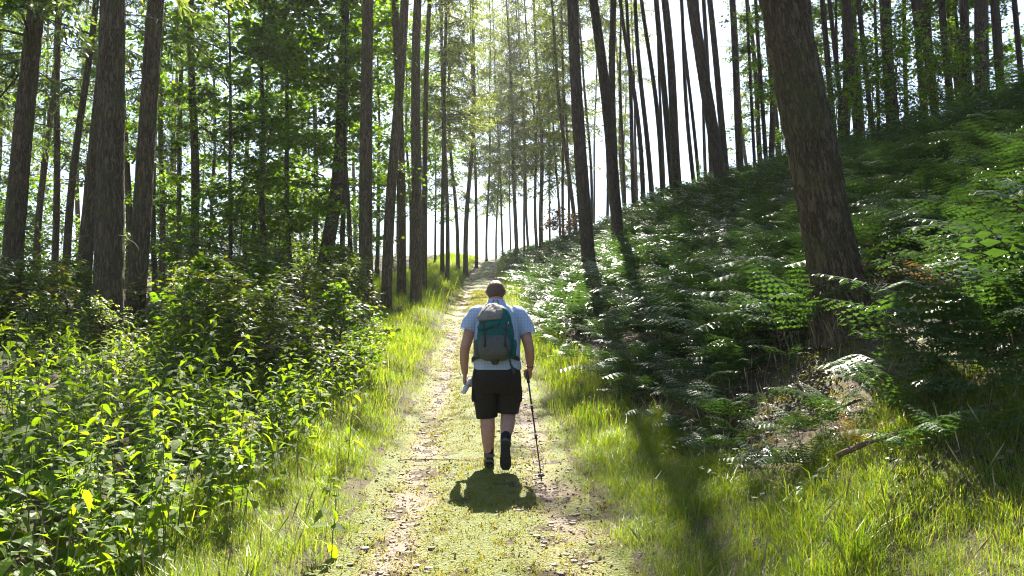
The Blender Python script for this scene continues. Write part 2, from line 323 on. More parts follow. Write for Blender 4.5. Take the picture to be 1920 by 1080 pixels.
LEAF5 = np.array([[0, 0, 0], [.25, .42, -.06], [.5, .28, .02], [.62, .5, -.08], [.72, .2, 0], [1, 0, -.1], [.72, -.2, 0], [.62, -.5, -.08], [.5, -.28, .02], [.25, -.42, -.06], [.5, 0, .06]])
LEAF5F = np.array([[10, i, i+1] for i in range(9)]+[[10, 9, 0]])
LEAF2 = np.array([[0, 0, 0], [.4, .3, -.05], [1, 0, -.06], [.4, -.3, -.05], [.45, 0, .03]]); LEAF2F = np.array([[4, 0, 1], [4, 1, 2], [4, 2, 3], [4, 3, 0]])
def broad_crown(seed, h, base, rad, nb, leaves, ls, mat, tmpl=(LEAF5, LEAF5F), trunk_r=.05, flat=.16, offx=0):
    """limbs fork into flat leafy sprays"""
    q = np.random.RandomState(seed); G = Geo(); P, Y = [], []
    for i in range(nb):
        t = (i+q.rand())/nb; z = base+(h-base)*t; az = q.uniform(0, 6.283)
        Lb = rad*(math.sin(min(1, t*1.1+.18)*2.9)*.75+.3)*q.uniform(.6, 1.15); el = .55*q.uniform(.4, 1.3)+.4*t; s = np.linspace(0, 1, 8)
        w_ = np.cumsum(q.normal(0, .09, 8)); rr = Lb*s*math.cos(el)
        pts = np.stack([rr*np.cos(az+w_), rr*np.sin(az+w_), z+Lb*(s*math.sin(el)-.38*s**2)], -1)
        G.add(*tube(pts, np.linspace(trunk_r*.45*(1-t*.6), .005, 8), 4, False), 1)
        for j in range(int(4+Lb*2.2)):
            u = q.uniform(.3, 1); o = np.array([np.interp(u, s, pts[:, c]) for c in range(3)])
            a2 = az+q.normal(0, .9); l2 = Lb*.35*q.uniform(.5, 1.2)
            e = o+np.array([math.cos(a2)*l2, math.sin(a2)*l2, l2*q.uniform(-.25, .35)])
            G.add(*tube(np.stack([o, (o+e)/2+[0, 0, .04], e]), [.008, .006, .003], 3, False), 1)
            k = int(leaves/nb/(4+Lb*2.2)*q.uniform(.5, 1.6))
            f = q.uniform(0, 1.15, k); c = o+(e-o)*f[:, None]
            c = c+np.stack([q.normal(0, .2*rad/2.2, k), q.normal(0, .2*rad/2.2, k), q.normal(0, flat*.5, k)], -1)
            P.append(c); Y.append(a2+q.normal(0, 1.1, k))
    P = np.concatenate(P); Y = np.concatenate(Y); n = len(P)
    R = rotm(Y, q.normal(-.35, .35, n), q.normal(0, .35, n)); S = ls*q.uniform(.6, 1.3, n)
    G.add(*scatter(tmpl[0], tmpl[1], P, R, S[:, None]))
    return G.mesh('crown', [mat, M['twig']])

TR = []                                   # straight shared trunks for the thinner trees: 25 m, 15 cm radius
for s in range(5):
    g, f = trunk_geo(25, .15, 40+s, .16+.05*(s % 3), 10, 34, 0, .25); TR.append((g.mesh('trunk', M['bark'], True), f))
TRR = []
for s in range(4):
    g, f = trunk_geo(25, .15, 60+s, .12+.04*s, 10, 34, 0, .25); TRR.append((g.mesh('trunk', M['bark_red'], True), f))
TRB = []
for s in range(3):
    g, f = trunk_geo(13, .15, 80+s, .15, 10, 26, 0, .3, taper=.9); TRB.append((g.mesh('trunk', M['bark_broad'], True), f))
LARCH = [conifer_crown(1, 25.5, 6.5, 3.0, 4.6, M['larch'], .32, .75, .17, .2, .03, .15, along=.065),
         conifer_crown(2, 25.5, 8.0, 2.8, 4.6, M['larch'], .28, .7, .17, .2, .03, .2, along=.065),
         conifer_crown(3, 25.5, 5.0, 2.9, 4.4, M['larch'], .42, .8, .17, .2, .03, .25, along=.065)]
SPARSE = [conifer_crown(4, 25.5, 11.0, 1.9, 2.4, M['larch'], .35, .55, .2, .2, .034, .2), conifer_crown(14, 25.5, 13.0, 1.7, 2.4, M['larch'], .35, .55, .2, .2, .034, .2)]
RIDGE = [conifer_crown(5, 25.5, 13.0, 2.7, 6.0, M['larch'], .3, .65, .19, .19, .028, .2, along=.07),
         conifer_crown(6, 25.5, 14.0, 2.8, 6.0, M['spruce'], .25, .65, .19, .19, .028, .15, along=.07)]
SPRUCE = [conifer_crown(8, 25.5, 5.0, 2.6, 3.6, M['spruce'], .34, .7, .17, .18, .026, .25, .05, along=.06),
          conifer_crown(9, 25.5, 7.0, 2.4, 3.6, M['spruce'], .3, .65, .17, .18, .026, .25, .1, along=.06)]
BROAD = [broad_crown(11, 12.5, 2.6, 2.6, 34, 4600, .155, M['broad']), broad_crown(12, 11.5, 1.6, 2.4, 32, 4600, .15, M['broad']),
         broad_crown(13, 13, 4.2, 3.0, 32, 4600, .155, M['broad'])]
def dead_branch(seed, L):
    q = np.random.RandomState(seed); s = np.linspace(0, 1, 6); G = Geo()
    pts = np.stack([L*s, np.cumsum(q.normal(0, .03, 6)), L*(.12*s-.28*s**2)+np.cumsum(q.normal(0, .015, 6))], -1)
    G.add(*tube(pts, np.linspace(.014, .003, 6), 5))
    for j in range(5):
        u = q.uniform(.3, .95); o = np.array([np.interp(u, s, pts[:, c]) for c in range(3)]); e = o+np.array([q.uniform(.1, .3), q.uniform(-.25, .25), q.uniform(-.18, .05)])
        G.add(*tube(np.stack([o, (o+e)/2+[0, 0, .02], e]), [.005, .004, .002], 3))
    return G.mesh('dead_branch', M['twig'])
DEAD = [dead_branch(100+i, l) for i, l in enumerate((.7, 1.0, 1.4, .45))]

TREES = []
def tree(name, label, xb, d, xt, dia, kind, group=None, h=None, own=None, dead=0, crown=True, cat='tree', cs=1.0, x=None):
    if x is None: x = at_depth(xb, 600, d)[0]
    z = float(ground(x, d))-.12; B = np.array([x, d, z])
    if xt is None: lean = Vector((U(-.05, .03), U(-.02, .02), 1))
    else:
        T = at_depth(xt, 0, d); lean = Vector(T-B)
    q = Vector((0, 0, 1)).rotation_difference(lean); yaw = U(0, 6.28)
    rt = thing(name, label, 'tree', B, q.to_euler(), group)
    if kind == 'broad':
        me, f = TRB[rs.randint(3)]; hs = (h or 12.5)/12.5; i = rs.randint(3)
        obj('trunk', me, rt, rot=(0, 0, yaw), sc=(dia/.3, dia/.3, hs)); obj('crown', BROAD[i], rt, rot=(0, 0, U(0, 6.28)), sc=hs*cs)
    else:
        if own is not None: me, f = own; obj('trunk', me, rt)
        else:
            me, f = (TRR if kind == 'ridge' else TR)[rs.randint(4)]
            obj('trunk', me, rt, rot=(0, 0, yaw), sc=(dia/.3, dia/.3, 1)); f = lambda zz: np.array([0, 0, zz])
        cm = {'larch': LARCH, 'ridge': RIDGE, 'sparse': SPARSE, 'spruce': SPRUCE}[kind]
        if crown: obj('crown', cm[rs.randint(len(cm))], rt, rot=(0, 0, U(0, 6.28)), sc=(cs, cs, U(.94, 1.06)))
        for k in range(dead):
            zz = U(1.2, 10); c = f(zz)
            obj('dead_branch', DEAD[rs.randint(4)], rt, c, (U(-.3, .3), U(-.1, .25), U(0, 6.28)), U(.7, 1.3))
    TREES.append((x, d)); return rt
def own_trunk(h, dia, seed, bend, mat, n=64, rings=330, rough=.014, flare=.3):
    g, f = trunk_geo(h, dia/2, seed, bend, n, rings, rough, flare); return g.mesh('trunk', mat, True), f

gl = 'conifers standing in the wood below the path'
tree('conifer_tree', 'thick leaning conifer with fissured brown bark on the bracken bank', 1592, 7.8, 1452, .55, 'ridge', own=own_trunk(25, .48, 201, .08, M['bark'], 84, 380, .026, .5))
tree('conifer_tree', 'straight thick conifer with grooved bark behind the tall nettles', 203, 12.0, 216, .42, 'larch', own=own_trunk(25, .43, 202, .05, M['bark']), dead=5)
tree('conifer_tree', 'dark conifer leaning close beside the thick straight trunk behind nettles', 250, 13.6, 294, .30, 'larch', own=own_trunk(25, .32, 203, .10, M['bark'], 44, 200, .009), dead=8)
tree('conifer_tree', 'leaning conifer with bright maple leaves hanging by its upper trunk', 14, 14.5, 63, .34, 'spruce', own=own_trunk(25, .36, 204, .10, M['bark'], 44, 200, .009), dead=10, cs=.85)
tree('conifer_tree', 'slender conifer bristling with dead side twigs down one side', 152, 16.5, 183, .29, 'spruce', own=own_trunk(25, .30, 205, .12, M['bark'], 36, 160, .007), dead=20, cs=.8)
tree('conifer_tree', 'slim dark conifer with short twiggy boughs among leafy undergrowth', 357, 25, 384, .28, 'spruce', dead=8, cs=.7)
for xb, d, xt, dia in ((302, 28, 311, .22), (330, 32, 346, .21), (460, 40, 455, .26), (120, 24, 150, .24), (590, 36, 585, .25), (65, 30, 90, .26), (28, 21, 45, .24), (98, 27, 120, .24), (238, 30, 245, .26)):
    tree('conifer_tree', 'slender conifer deep in the wood below the path', xb, d, xt, dia, 'spruce', gl, dead=4, cs=.9)
gv = 'straight conifers lining the grassy verge'
tree('conifer_tree', 'straight conifer on the verge next to the dark broadleaved tree', 687, 20, 693, .36, 'sparse', own=own_trunk(25, .36, 206, .05, M['bark'], 32, 140, .008))
VERGE = ((724, 20.5, 735, .29), (779, 24, 788, .35), (752, 25, 758, .30), (794, 31, 803, .24), (838, 40, 841, .22), (829, 42, 829, .24), (873, 50, 870, .33), (858, 54, 853, .26), (893, 60, 889, .26), (912, 68, 915, .22))
ORD = 'first second third fourth fifth sixth seventh eighth ninth tenth'.split()
for i, (xb, d, xt, dia) in enumerate(VERGE):
    tree('conifer_tree', 'verge conifer, '+ORD[i]+' up the path after the one by the broadleaved tree', xb, d, xt, dia, 'sparse' if d < 33 else 'larch', gv)
gc = 'thin conifers at the top of the path'
for xb, d, xt, dia in ((943, 70, 926, .2), (958, 72, 950, .15), (970, 63, 944, .33), (984, 66, 968, .2), (992, 64, 958, .22), (1008, 62, 978, .26), (1016, 58, 996, .33), (1032, 66, 1018, .18), (1052, 62, 1033, .2), (1058, 52, 1042, .2), (1083, 48, 1042, .26), (1070, 56, 1052, .2), (930, 78, 935, .2)):
    tree('conifer_tree', ('stout' if dia > .25 else 'thin')+' conifer against the sky '+('where the path tops out' if xb < 1000 else 'where the ridge runs down to the path'), xb, d, xt, dia, 'larch', gc)
tree('conifer_tree', 'dark straight conifer low on the bracken bank nearest the path', 1108, 24, 1076, .43, 'sparse', own=own_trunk(25, .43, 207, .06, M['bark_red'], 36, 150, .01))
tree('conifer_tree', 'dark conifer with a second trunk pressed behind it on the bank', 1163, 26, 1112, .38, 'ridge', own=own_trunk(25, .40, 208, .10, M['bark_red'], 36, 150, .01))
tree('conifer_tree', 'conifer half hidden behind the dark trunk on the bank', 1156, 31, 1146, .34, 'ridge')
gr = 'bare conifer trunks along the bracken ridge'
for xb, d, xt, dia in ((1192, 42, 1166, .24), (1210, 41, 1163, .26), (1228, 41, 1188, .27), (1247, 38, 1203, .25), (1269, 36, 1218, .32), (1276, 35, 1246, .42), (1309, 36, 1278, .2), (1318, 38, 1284, .18),
                       (1371, 30, 1341, .28), (1396, 31, 1374, .3), (1424, 30, 1396, .13), (1446, 28, 1417, .16), (1580, 23, 1536, .18), (1598, 24, 1562, .16), (1628, 21, 1583, .28), (1655, 22, 1612, .15),
                       (1692, 20, 1648, .3), (1752, 19, 1700, .16), (1778, 19.5, 1728, .17), (1806, 18, 1768, .17), (1838, 18, 1800, .21), (1862, 17, 1832, .3), (1898, 17.5, 1864, .13), (1945, 17, 1898, .12), (1716, 24, 1690, .14), (1250, 46, 1240, .2), (1330, 44, 1312, .2), (1175, 50, 1158, .2), (1110, 55, 1085, .22), (1140, 52, 1120, .2)):
    lk = 'thin' if dia < .18 else 'slim' if dia < .25 else 'stout'
    wh = 'where the ridge drops to the path' if xb < 1300 else 'beside the forked pair on the ridge' if xb < 1470 else 'behind the thick leaning trunk on the ridge' if xb < 1640 else 'rising among dark saplings on the ridge'
    tree('conifer_tree', lk+' bare conifer '+wh, xb, d, xt, dia, 'ridge', gr)
tree('conifer_tree', 'leaning conifer forked low with a companion trunk on the ridge', 1363, 27, 1296, .44, 'ridge', own=own_trunk(25, .44, 209, .05, M['bark_red'], 36, 150, .01))
tree('conifer_tree', 'dark conifer on the ridge right behind the thick leaning trunk', 1545, 20, 1509, .40, 'ridge', own=own_trunk(25, .4, 210, .06, M['bark_red'], 36, 150, .01))
# broadleaves
SPRIG = broad_crown(440, 1.3, .0, 1.3, 12, 520, .15, M['broad'], (LEAF5, LEAF5F), .03, .12)
def sprig(rt, px, py, Y, sc, z0=None):
    T = Vector(at_depth(px, py, Y)); bpy.context.view_layer.update(); mi = rt.matrix_world.inverted(); q = mi@T
    o = obj('leafy_bough', SPRIG, rt, q, (0, 0, U(0, 6.28)), sc)
    a_ = np.array([0, 0, (z0 if z0 is not None else q.z-.8)]); b_ = np.array(q); s_ = np.linspace(0, 1, 7)[:, None]; pts = a_+(b_-a_)*s_+np.array([0, 0, .25])*np.sin(s_*np.pi)
    obj('limb', Geo().add(*tube(pts, np.linspace(.035, .012, 7), 6)).mesh('limb', M['bark_broad'], True), rt)
rt = tree('broadleaf_tree', 'dark mossy broadleaved tree with low leafy boughs by the verge', 600, 26, 616, .52, 'broad', h=16, cs=1.0)
for a_ in ((690, 60, 25.2, 1.5), (735, 95, 25.0, 1.0), (640, 40, 25.5, 1.4), (520, 130, 26.5, 1.6), (560, 30, 26.5, 1.5)): sprig(rt, *a_)
sprig(bpy.data.objects['conifer_tree.003'], 45, 35, 14.0, .6)
gb = 'broadleaved trees in the understorey'
for xb, d, h in ((290, 24, 10), (430, 24, 13), (500, 26, 11), (470, 30, 13), (545, 27, 14), (640, 30, 14), (705, 36, 14), (660, 23, 9), (390, 36, 14), (320, 42, 15), (180, 40, 14), (770, 44, 14), (560, 44, 15), (815, 58, 13), (20, 34, 13)):
    tree('broadleaf_tree', ('tall' if h >= 13 else 'low')+' backlit broadleaved tree '+('near the edge of the wood' if d < 28 else 'deep in the wood'), xb, d, None, U(.12, .22), 'broad', gb, h=h*U(.9, 1.1))
gq = 'leafy trees behind the ridge'
for xb, d, h in ((1500, 27, 11), (1585, 25, 10), (1660, 24, 12), (1745, 22, 11), (1825, 22, 10), (1900, 21, 11), (1430, 34, 11)):
    tree('broadleaf_tree', 'slender leafy tree rising behind the trunks of the ridge', xb, d, None, .13, 'broad', gq, h=h, cs=.75)
gk = 'conifers standing back from the ridge edge'
for x, d, dia in ((10.5, 25, .3), (12, 22, .24), (12.5, 28, .3), (10.8, 33, .26), (13.5, 19.5, .22), (14.5, 25, .3), (12.3, 36, .3), (15.5, 31, .28), (11.6, 18.5, .18), (16.5, 21, .25), (10.2, 40, .28), (13.4, 42, .3)):
    tree('conifer_tree', 'conifer standing well back from the edge of the bracken ridge', 0, d, None, dia, 'ridge', gk, x=x)
gx_ = 'conifers just over the top of the path'
for x, d in ((-9, 84), (-6.5, 80), (5.5, 84), (8, 78), (-8, 74), (-11, 90), (10.5, 66)):
    tree('conifer_tree', 'thin larch standing just over the top of the path', 0, d, None, U(.18, .3), 'ridge', gx_, x=x)
gf = 'conifers far back in the wood'
k = 0
while k < 24:
    d = U(42, 90); x = U(-48, -3.5) if k < 20 else U(9, 22)
    if abs(x-pathx(d)) < 5 or min(math.hypot(x-a, d-b) for a, b in TREES) < 2.0: continue
    if x > 0 and d < 40: continue
    tree('conifer_tree', 'tall conifer far back among the crowded trunks of the wood', 0, d, None, U(.2, .36), 'larch' if rs.rand() < .6 else 'spruce', gf, x=x, cs=.75); k += 1

# ------------------------------------------------------------------ bracken
def frond_geo(seed, pairs, per, L=1.15, arch=1.55, curl=.07):
    q = np.random.RandomState(seed); n = 26; s = np.linspace(0, 1, n)
    a = .25+arch*sm(s, .05, .85); dl = L/(n-1); az = np.cumsum(q.normal(0, .02, n))
    T = np.stack([np.sin(a)*np.cos(az), np.sin(a)*np.sin(az), np.cos(a)], -1); P = np.concatenate([[[0, 0, 0]], np.cumsum(T*dl, 0)[:-1]])
    G = Geo(); st_ = 3 if per > 3 else 5 if per > 1 else 8; G.add(*tube(P[::st_], np.linspace(.006, .0015, len(P[::st_])), 3, False), 1)
    V, F, c = [], [], 0
    for i in range(pairs):
        k = (i+.3)/pairs; u = .36+.64*k; o = np.array([np.interp(u, s, P[:, j]) for j in range(3)]); t_ = nrm(np.array([np.interp(u, s, T[:, j]) for j in range(3)]))
        for sd in (-1, 1):
            side = np.array([-t_[1], t_[0], 0]); side = nrm(side if np.linalg.norm(side) > .05 else np.array([0, 1., 0]))*sd; nn = np.cross(t_, side)*sd
            if nn[2] < 0: nn = -nn
            l = .28*L*(1-k)**.9*(.7+.3*min(1, k*5))*q.uniform(.85, 1.1)+.012
            d = nrm(side*.93+t_*(.34+.25*k)-nn*q.uniform(.05, .38)); w_ = nrm(t_-d*np.dot(t_, d))
            m_ = per if l > .08 else max(2, per//2)
            for j in range(m_):
                v = (j+.5)/m_; c0 = o+d*l*v-nn*curl*l*v*v; pl = min(l*.3, .64*L/pairs*.46)*(1-v)**.55+.004; hw = l/m_*.54
                for sg in (-1, 1):
                    tip = c0+w_*sg*pl+d*pl*.35-nn*pl*.15
                    V += [c0-d*hw, c0+d*hw, tip]; F.append([c, c+1, c+2]); c += 3
            V += [o+d*l*.96-w_*.006, o+d*l*.96+w_*.006, o+d*(l+.02)-nn*curl*l]; F.append([c, c+1, c+2]); c += 3
    G.add(np.array(V), np.array(F)); return G
FH = [frond_geo(300+i, 9+i%2, 5, 1.1+.1*i, .95+.16*i, .16) for i in range(4)]
FRM = [g.mesh('frond', [M['fern'], M['fern_stalk']]) for g in FH]
FRD = [FH[i].mesh('frond', [M['fern_dry'], M['fern_stalk']]) for i in range(2)]
FM = [frond_geo(320+i, 8, 2, 1.15, 1.05+.2*i, .16) for i in range(3)]; FL = [frond_geo(330+i, 6, 1, 1.2, 1.15+.2*i, .16) for i in range(2)]

def bank_ok(x, y):
    p = x-pathx(y); lo = np.interp(y, [2, 5, 6.5, 9, 12, 20, 80], [3.6, 3.0, 2.6, 2.0, 1.7, 1.6, 1.6])
    lo = lo+(fbm(y*.9, 3.3, 0, 2, 31)-.5)*.8
    return (p > lo) & (p < np.interp(y, [0, 30, 80], [12, 12.5, 11]))
cand = []
for y0, y1, dens in ((3.5, 14, 5.0), (14, 30, 4.0), (30, 84, 2.2)):
    n = int((y1-y0)*12*dens); y = U(y0, y1, n); x = pathx(y)+U(1.4, 12.5, n); k = bank_ok(x, y); cand.append(np.stack([x[k], y[k]], -1))
cand = np.concatenate(cand)
wide = cand[(np.abs(cand[:, 0]/cand[:, 1]) >= .68) & (np.abs(cand[:, 0]/cand[:, 1]) < 1.5)]; in_view = np.abs(cand[:, 0]/cand[:, 1]) < .68
dist_big = np.hypot(cand[:, 0]-TREES[0][0], cand[:, 1]-TREES[0][1]); cand = cand[in_view & (dist_big > .42)]
# keep the foot of the thick trunk visible: nothing tall right in front of it
cand = cand[~((np.abs(cand[:, 0]/cand[:, 1]-TREES[0][0]/TREES[0][1]) < .12) & (cand[:, 1] < TREES[0][1]) & (cand[:, 1] > 5.9))]
order = np.argsort(cand[:, 1]); near = cand[order[:288]]; far = cand[order[288:]]
def fern(x, y, nf, size, label, group, dry=False, bias=None):
    z = float(ground(x, y))-.03; rt = thing('bracken_fern', label, 'fern', (x, y, z), group=group); a0 = U(0, 6.28)
    for i in range(nf):
        az = a0+i*6.283/nf+U(-.5, .5)
        if bias is not None: az = bias+((az-bias+math.pi) % 6.283-math.pi)*.72
        mm = FRD[rs.randint(2)] if dry else FRM[rs.randint(4)]
        obj('frond', mm, rt, (U(-.06, .06), U(-.06, .06), 0), (U(-.15, .15), U(-.2, .25), az), size*U(.7, 1.12))
    return rt
for x, y in near:
    big = x-pathx(y) > 2.7
    fern(x, y, rs.randint(5, 8), U(.72, 1.08) if big else U(.45, .75), ('green bracken fern low on the bank near its bare foot' if x-pathx(y) < 3.4 else 'bracken fern growing round the thick leaning trunk' if math.hypot(x-TREES[0][0], y-TREES[0][1]) < 1.6 else 'green bracken fern in the dense cover high on the shaded bank' if x-pathx(y) > 6 else 'green bracken fern in the dense cover midway up the bank'), 'bracken ferns covering the bank', bias=math.pi*1.15+U(-.6, .6))
def frond_stuff(name, pts, tm, nf, size, label, mats):
    G = Geo()
    for ti, g in enumerate(tm):
        sel = pts[ti::len(tm)]
        if not len(sel): continue
        P = np.repeat(sel, nf, 0); n = len(P); P = P+rs.normal(0, .1, P.shape); Z = ground(P[:, 0], P[:, 1])-.04
        az = math.pi*1.15+U(-2.2, 2.2, n); R = rotm(az, U(-.25, .2, n), U(-.15, .15, n)); S = size*U(.65, 1.15, n)
        for Vt, Ft, mt in zip(g.V, g.F, g.M):
            G.add(*scatter(Vt, Ft-Ft.min(), np.stack([P[:, 0], P[:, 1], Z], -1), R, S[:, None]), int(mt[0]))
    tag(obj(name, G.mesh(name, mats)), label, 'ferns', kind='stuff')
mid = np.concatenate([far[far[:, 1] < 30], wide[::2]]); rest = far[far[:, 1] >= 30]
frond_stuff('bracken_cover', mid, FM, 4, 1.03, 'mass of bracken running up the bank behind the nearer ferns', [M['fern'], M['fern_stalk']])
frond_stuff('distant_bracken', rest, FL, 3, 1.08, 'distant bracken along the bank towards the top of the path', [M['fern'], M['fern_stalk']])
for i in range(16):
    y = U(6, 18); x = pathx(y)+U(2.2, 6)
    if abs(x/y-TREES[0][0]/TREES[0][1]) < .12 and y < TREES[0][1]+.4: continue
    fern(x, y, 5, U(.5, .8), 'withered brown bracken fern among the green ones', 'withered ferns on the bank', True, bias=math.pi*1.15)
for i in range(26):
    y = U(5.2, 9.5); x = pathx(y)+U(1.9, 3.4)
    fern(x, y, rs.randint(4, 7), U(.3, .48), 'small fern on the earthy foot of the bank', 'small ferns at the foot of the bank', bias=math.pi*1.2)
# single ferns that stand out
def at_ground(px, py, lo=3., hi=90.):
    Y = np.linspace(lo, hi, 6000); r = ray(px, py); P = np.array([0, 0, CAMZ])+r*(Y/r[1])[:, None]; d = P[:, 2]-ground(P[:, 0], P[:, 1]); i = np.argmax(d < 0); return P[i]
for px, py, nf, s, lab, dry in ((1560, 815, 7, .52, 'pale silvery fern spreading just below the thick leaning trunk', 0), (1700, 760, 7, .66, 'fern fanning out beside the pale one below the thick trunk', 0), (1450, 900, 6, .42, 'small yellowish fern on the bare earth at the foot of the bank', 0),
                            (1500, 850, 6, .45, 'small fern sprouting among sticks at the foot of the bank', 0), (1820, 860, 5, .5, 'lone fern arching over the dark hollow above the grass mound', 0), (1905, 800, 5, .6, 'sunlit fern at the edge of the dark bank', 0),
                            (1330, 810, 5, .4, 'small brown withered fern on the bare earth of the bank', 1), (1620, 850, 5, .38, 'dry brown fern beside the fallen branches', 1), (1740, 880, 6, .5, 'low green fern at the back of the grass mound', 0)):
    P = at_ground(px, py); fern(P[0], P[1], nf, s, lab, None, bool(dry), bias=math.pi*1.15)
for px, py, lab in ((660, 650, 'dark fern clump on the verge below the line of conifers'),):
    for k in range(9):
        y = U(9.5, 15); x = pathx(y)-U(2.2, 3.6); fern(x, y, 6, U(.6, .8), lab, 'ferns on the verge below the conifers', bias=U(-.6, .3))

# ------------------------------------------------------------------ nettles
def nettle_leaf(L=1., n=7):
    """toothed ovate leaf along +x, folded on its midrib and curving down"""
    u = np.linspace(0, 1, n); hw = .245*np.sin(np.pi*u**.62)**.9*(1-.25*u); zc = -.45*u**2+.02
    mid_ = np.stack([u, 0*u, zc], -1); V, F = [*mid_], []
    for sd in (-1, 1):
        b = len(V); V += [np.array([min(1, u[i]+.0), sd*hw[i], zc[i]+.16*hw[i]]) for i in range(n)]
        tb = len(V); V += [np.array([u[i]+.11, sd*(hw[i]*.98+.035*(0 < i < n-2)), zc[i]+.13*hw[i]-.02]) for i in range(n-1)]
        for i in range(n-1):
            F += [[i, i+1, b+i+1], [i, b+i+1, b+i]]
            if 0 < i < n-2: F.append([b+i, b+i+1, tb+i])
    return np.array(V)*L, np.array(F)
NLV, NLF = nettle_leaf()
NL = Geo().add(NLV, NLF).mesh('leaf', M['nettle'], False)
NLLV, NLLF = nettle_leaf(1., 4)
def nstem(seed, h=1.):
    q = np.random.RandomState(seed); s = np.linspace(0, 1, 7); pts = np.stack([np.cumsum(q.normal(0, .012, 7)), np.cumsum(q.normal(0, .012, 7)), s*h], -1)
    return Geo().add(*tube(pts, np.linspace(.0045, .0016, 7), 4)).mesh('stem', M['nettle_stem'])
NS = [nstem(i) for i in range(3)]
def nettle_nodes(h, q):
    """(height, azimuth, leaf length, pitch) of each leaf"""
    out_ = []; z = h*.22; k = 0
    while z < h*.985:
        t = z/h; l = (.115*(1-t)**.5+.048)*q.uniform(.85, 1.15); a = k*1.5708+q.normal(0, .22)
        for j in (0, math.pi): out_.append((z, a+j+q.normal(0, .15), l, -.05+.3*t+q.normal(0, .3)))
        z += (.10*(1-t)+.034)*q.uniform(.85, 1.15); k += 1
    return out_
def nettle(x, y, h, label, group, lean=.1):
    rt = thing('nettle_plant', label, 'nettle', (x, y, float(ground(x, y))-.02), (U(-lean, lean), U(-lean, lean), U(0, 6.28)), group)
    obj('stem', NS[rs.randint(3)], rt, sc=(1, 1, h))
    ks = U(.62, 1.15)
    for z, a, l, pt in nettle_nodes(h, rs):
        if rs.rand() > .08: l *= ks*U(.8, 1.15); obj('leaf', NL, rt, (.012*math.cos(a), .012*math.sin(a), z), (U(-.45, .45), -pt+.15+U(-.25, .25), a), (l, l*U(.75, 1.1), l*U(.5, 1.5)))
def at_h(px, py, Y): P = at_depth(px, py, Y); return P[0], Y, P[2]-float(ground(P[0], Y))
for px, py, Y, lab in ((210, 618, 4.6, 'tallest nettle with pale yellow tip standing before the thick conifer'), (332, 660, 4.5, 'tall upright nettle glowing yellow green beside the tallest one'), (458, 590, 6.0, 'tall thin nettle rising above the shady gap in the patch'),
                       (80, 730, 4.2, 'nettle with drooping lit leaves at the outer side of the patch'), (660, 645, 7.4, 'nettle at the far end of the patch beside the grass verge'), (560, 660, 6.6, 'bushy nettle near the far end of the patch'), (620, 880, 5.0, 'low nettle leaning out over the grass by the path')):
    x, y, h = at_h(px, py, Y); nettle(x, y, max(.35, h), lab, None, .04)
cnt = 0
while cnt < 135:
    y = 2.9+7.4*rs.rand()**1.0; p_ = -1.5-.1*(6-y)*.5-abs(rs.normal(0, 1.35)); x = pathx(y)+p_
    if abs(x/y) > .72 or p_ < -5.5: continue
    nettle(x, y, (.45+.85*rs.rand()**1.5)*(1. if p_ < -2 else .7), 'leafy stinging nettle at the grassy edge of the patch' if p_ > -2.1 else 'leafy stinging nettle in the thick of the patch' if p_ > -3.2 else 'leafy stinging nettle on the woodland side of the patch', 'nettles in the patch beside the path', .16); cnt += 1
G = Geo(); P, R_, S_ = [], [], []; SV = []
for i in range(640):
    y = U(2.8, 13); x = pathx(y)-1.7-abs(rs.normal(0, 2.3)); h = U(.25, .6)
    if abs(x/y) > 1.15: continue
    z0 = float(ground(x, y)); lx, ly = rs.normal(0, .12, 2)
    G.add(*tube(np.array([[x, y, z0], [x+lx*h, y+ly*h, z0+h]]), [.004, .002], 3, False), 1)
    for z, a, l, pt in nettle_nodes(h, rs): P.append((x+lx*z, y+ly*z, z0+z)); R_.append((a, pt-.2, U(-.3, .3))); S_.append(l)
R_ = np.array(R_); G.add(*scatter(NLLV, NLLF, np.array(P), rotm(R_[:, 0], R_[:, 1], R_[:, 2]), np.array(S_)[:, None]))
tag(obj('nettle_undergrowth', G.mesh('nettle_undergrowth', [M['nettle'], M['nettle_stem']])), 'low tangled undergrowth of nettles filling in between the tall ones', 'undergrowth', kind='stuff')

# ------------------------------------------------------------------ shrubs and saplings
SH = [broad_crown(400+i, 1.5, .15, .85, 20, 1300, .085, M['bush'], (LEAF2, LEAF2F), .03, .2) for i in range(3)]
SHY = [broad_crown(410+i, 1.5, .15, .9, 18, 700, .10, M['autumn'] if i else M['broad'], (LEAF5, LEAF5F), .03, .15) for i in range(2)]
SAP = [broad_crown(420+i, 3.2, .5, .9, 24, 1100, .10, M['broad'], (LEAF2, LEAF2F), .03, .15) for i in range(2)]
SHB = [broad_crown(430+i, 3.2, .2, 1.6, 30, 1700, .13, M['broad'], (LEAF2, LEAF2F), .04, .2) for i in range(2)]
def stem_geo(seed):
    q = np.random.RandomState(seed); G = Geo()
    pts = np.stack([np.cumsum(q.normal(0, .03, 8)), np.cumsum(q.normal(0, .03, 8)), np.linspace(-.1, 1, 8)], -1); pts[0, :2] = 0
    return G.add(*tube(pts, np.linspace(.02, .004, 8), 6)).mesh('stem', M['bark_broad'])
STM = [stem_geo(i) for i in range(3)]
def shrub(name, label, group, x, y, h, cr, hh, wide=1.):
    rt = thing(name, label, 'shrub', (x, y, float(ground(x, y))-.05), (0, 0, U(0, 6.28)), group); s = h/hh
    obj('stem', STM[rs.randint(3)], rt, sc=(1.2, 1.2, h*.95)); obj('foliage', cr, rt, sc=(s*wide*U(.9, 1.25), s*wide*U(.9, 1.25), s))
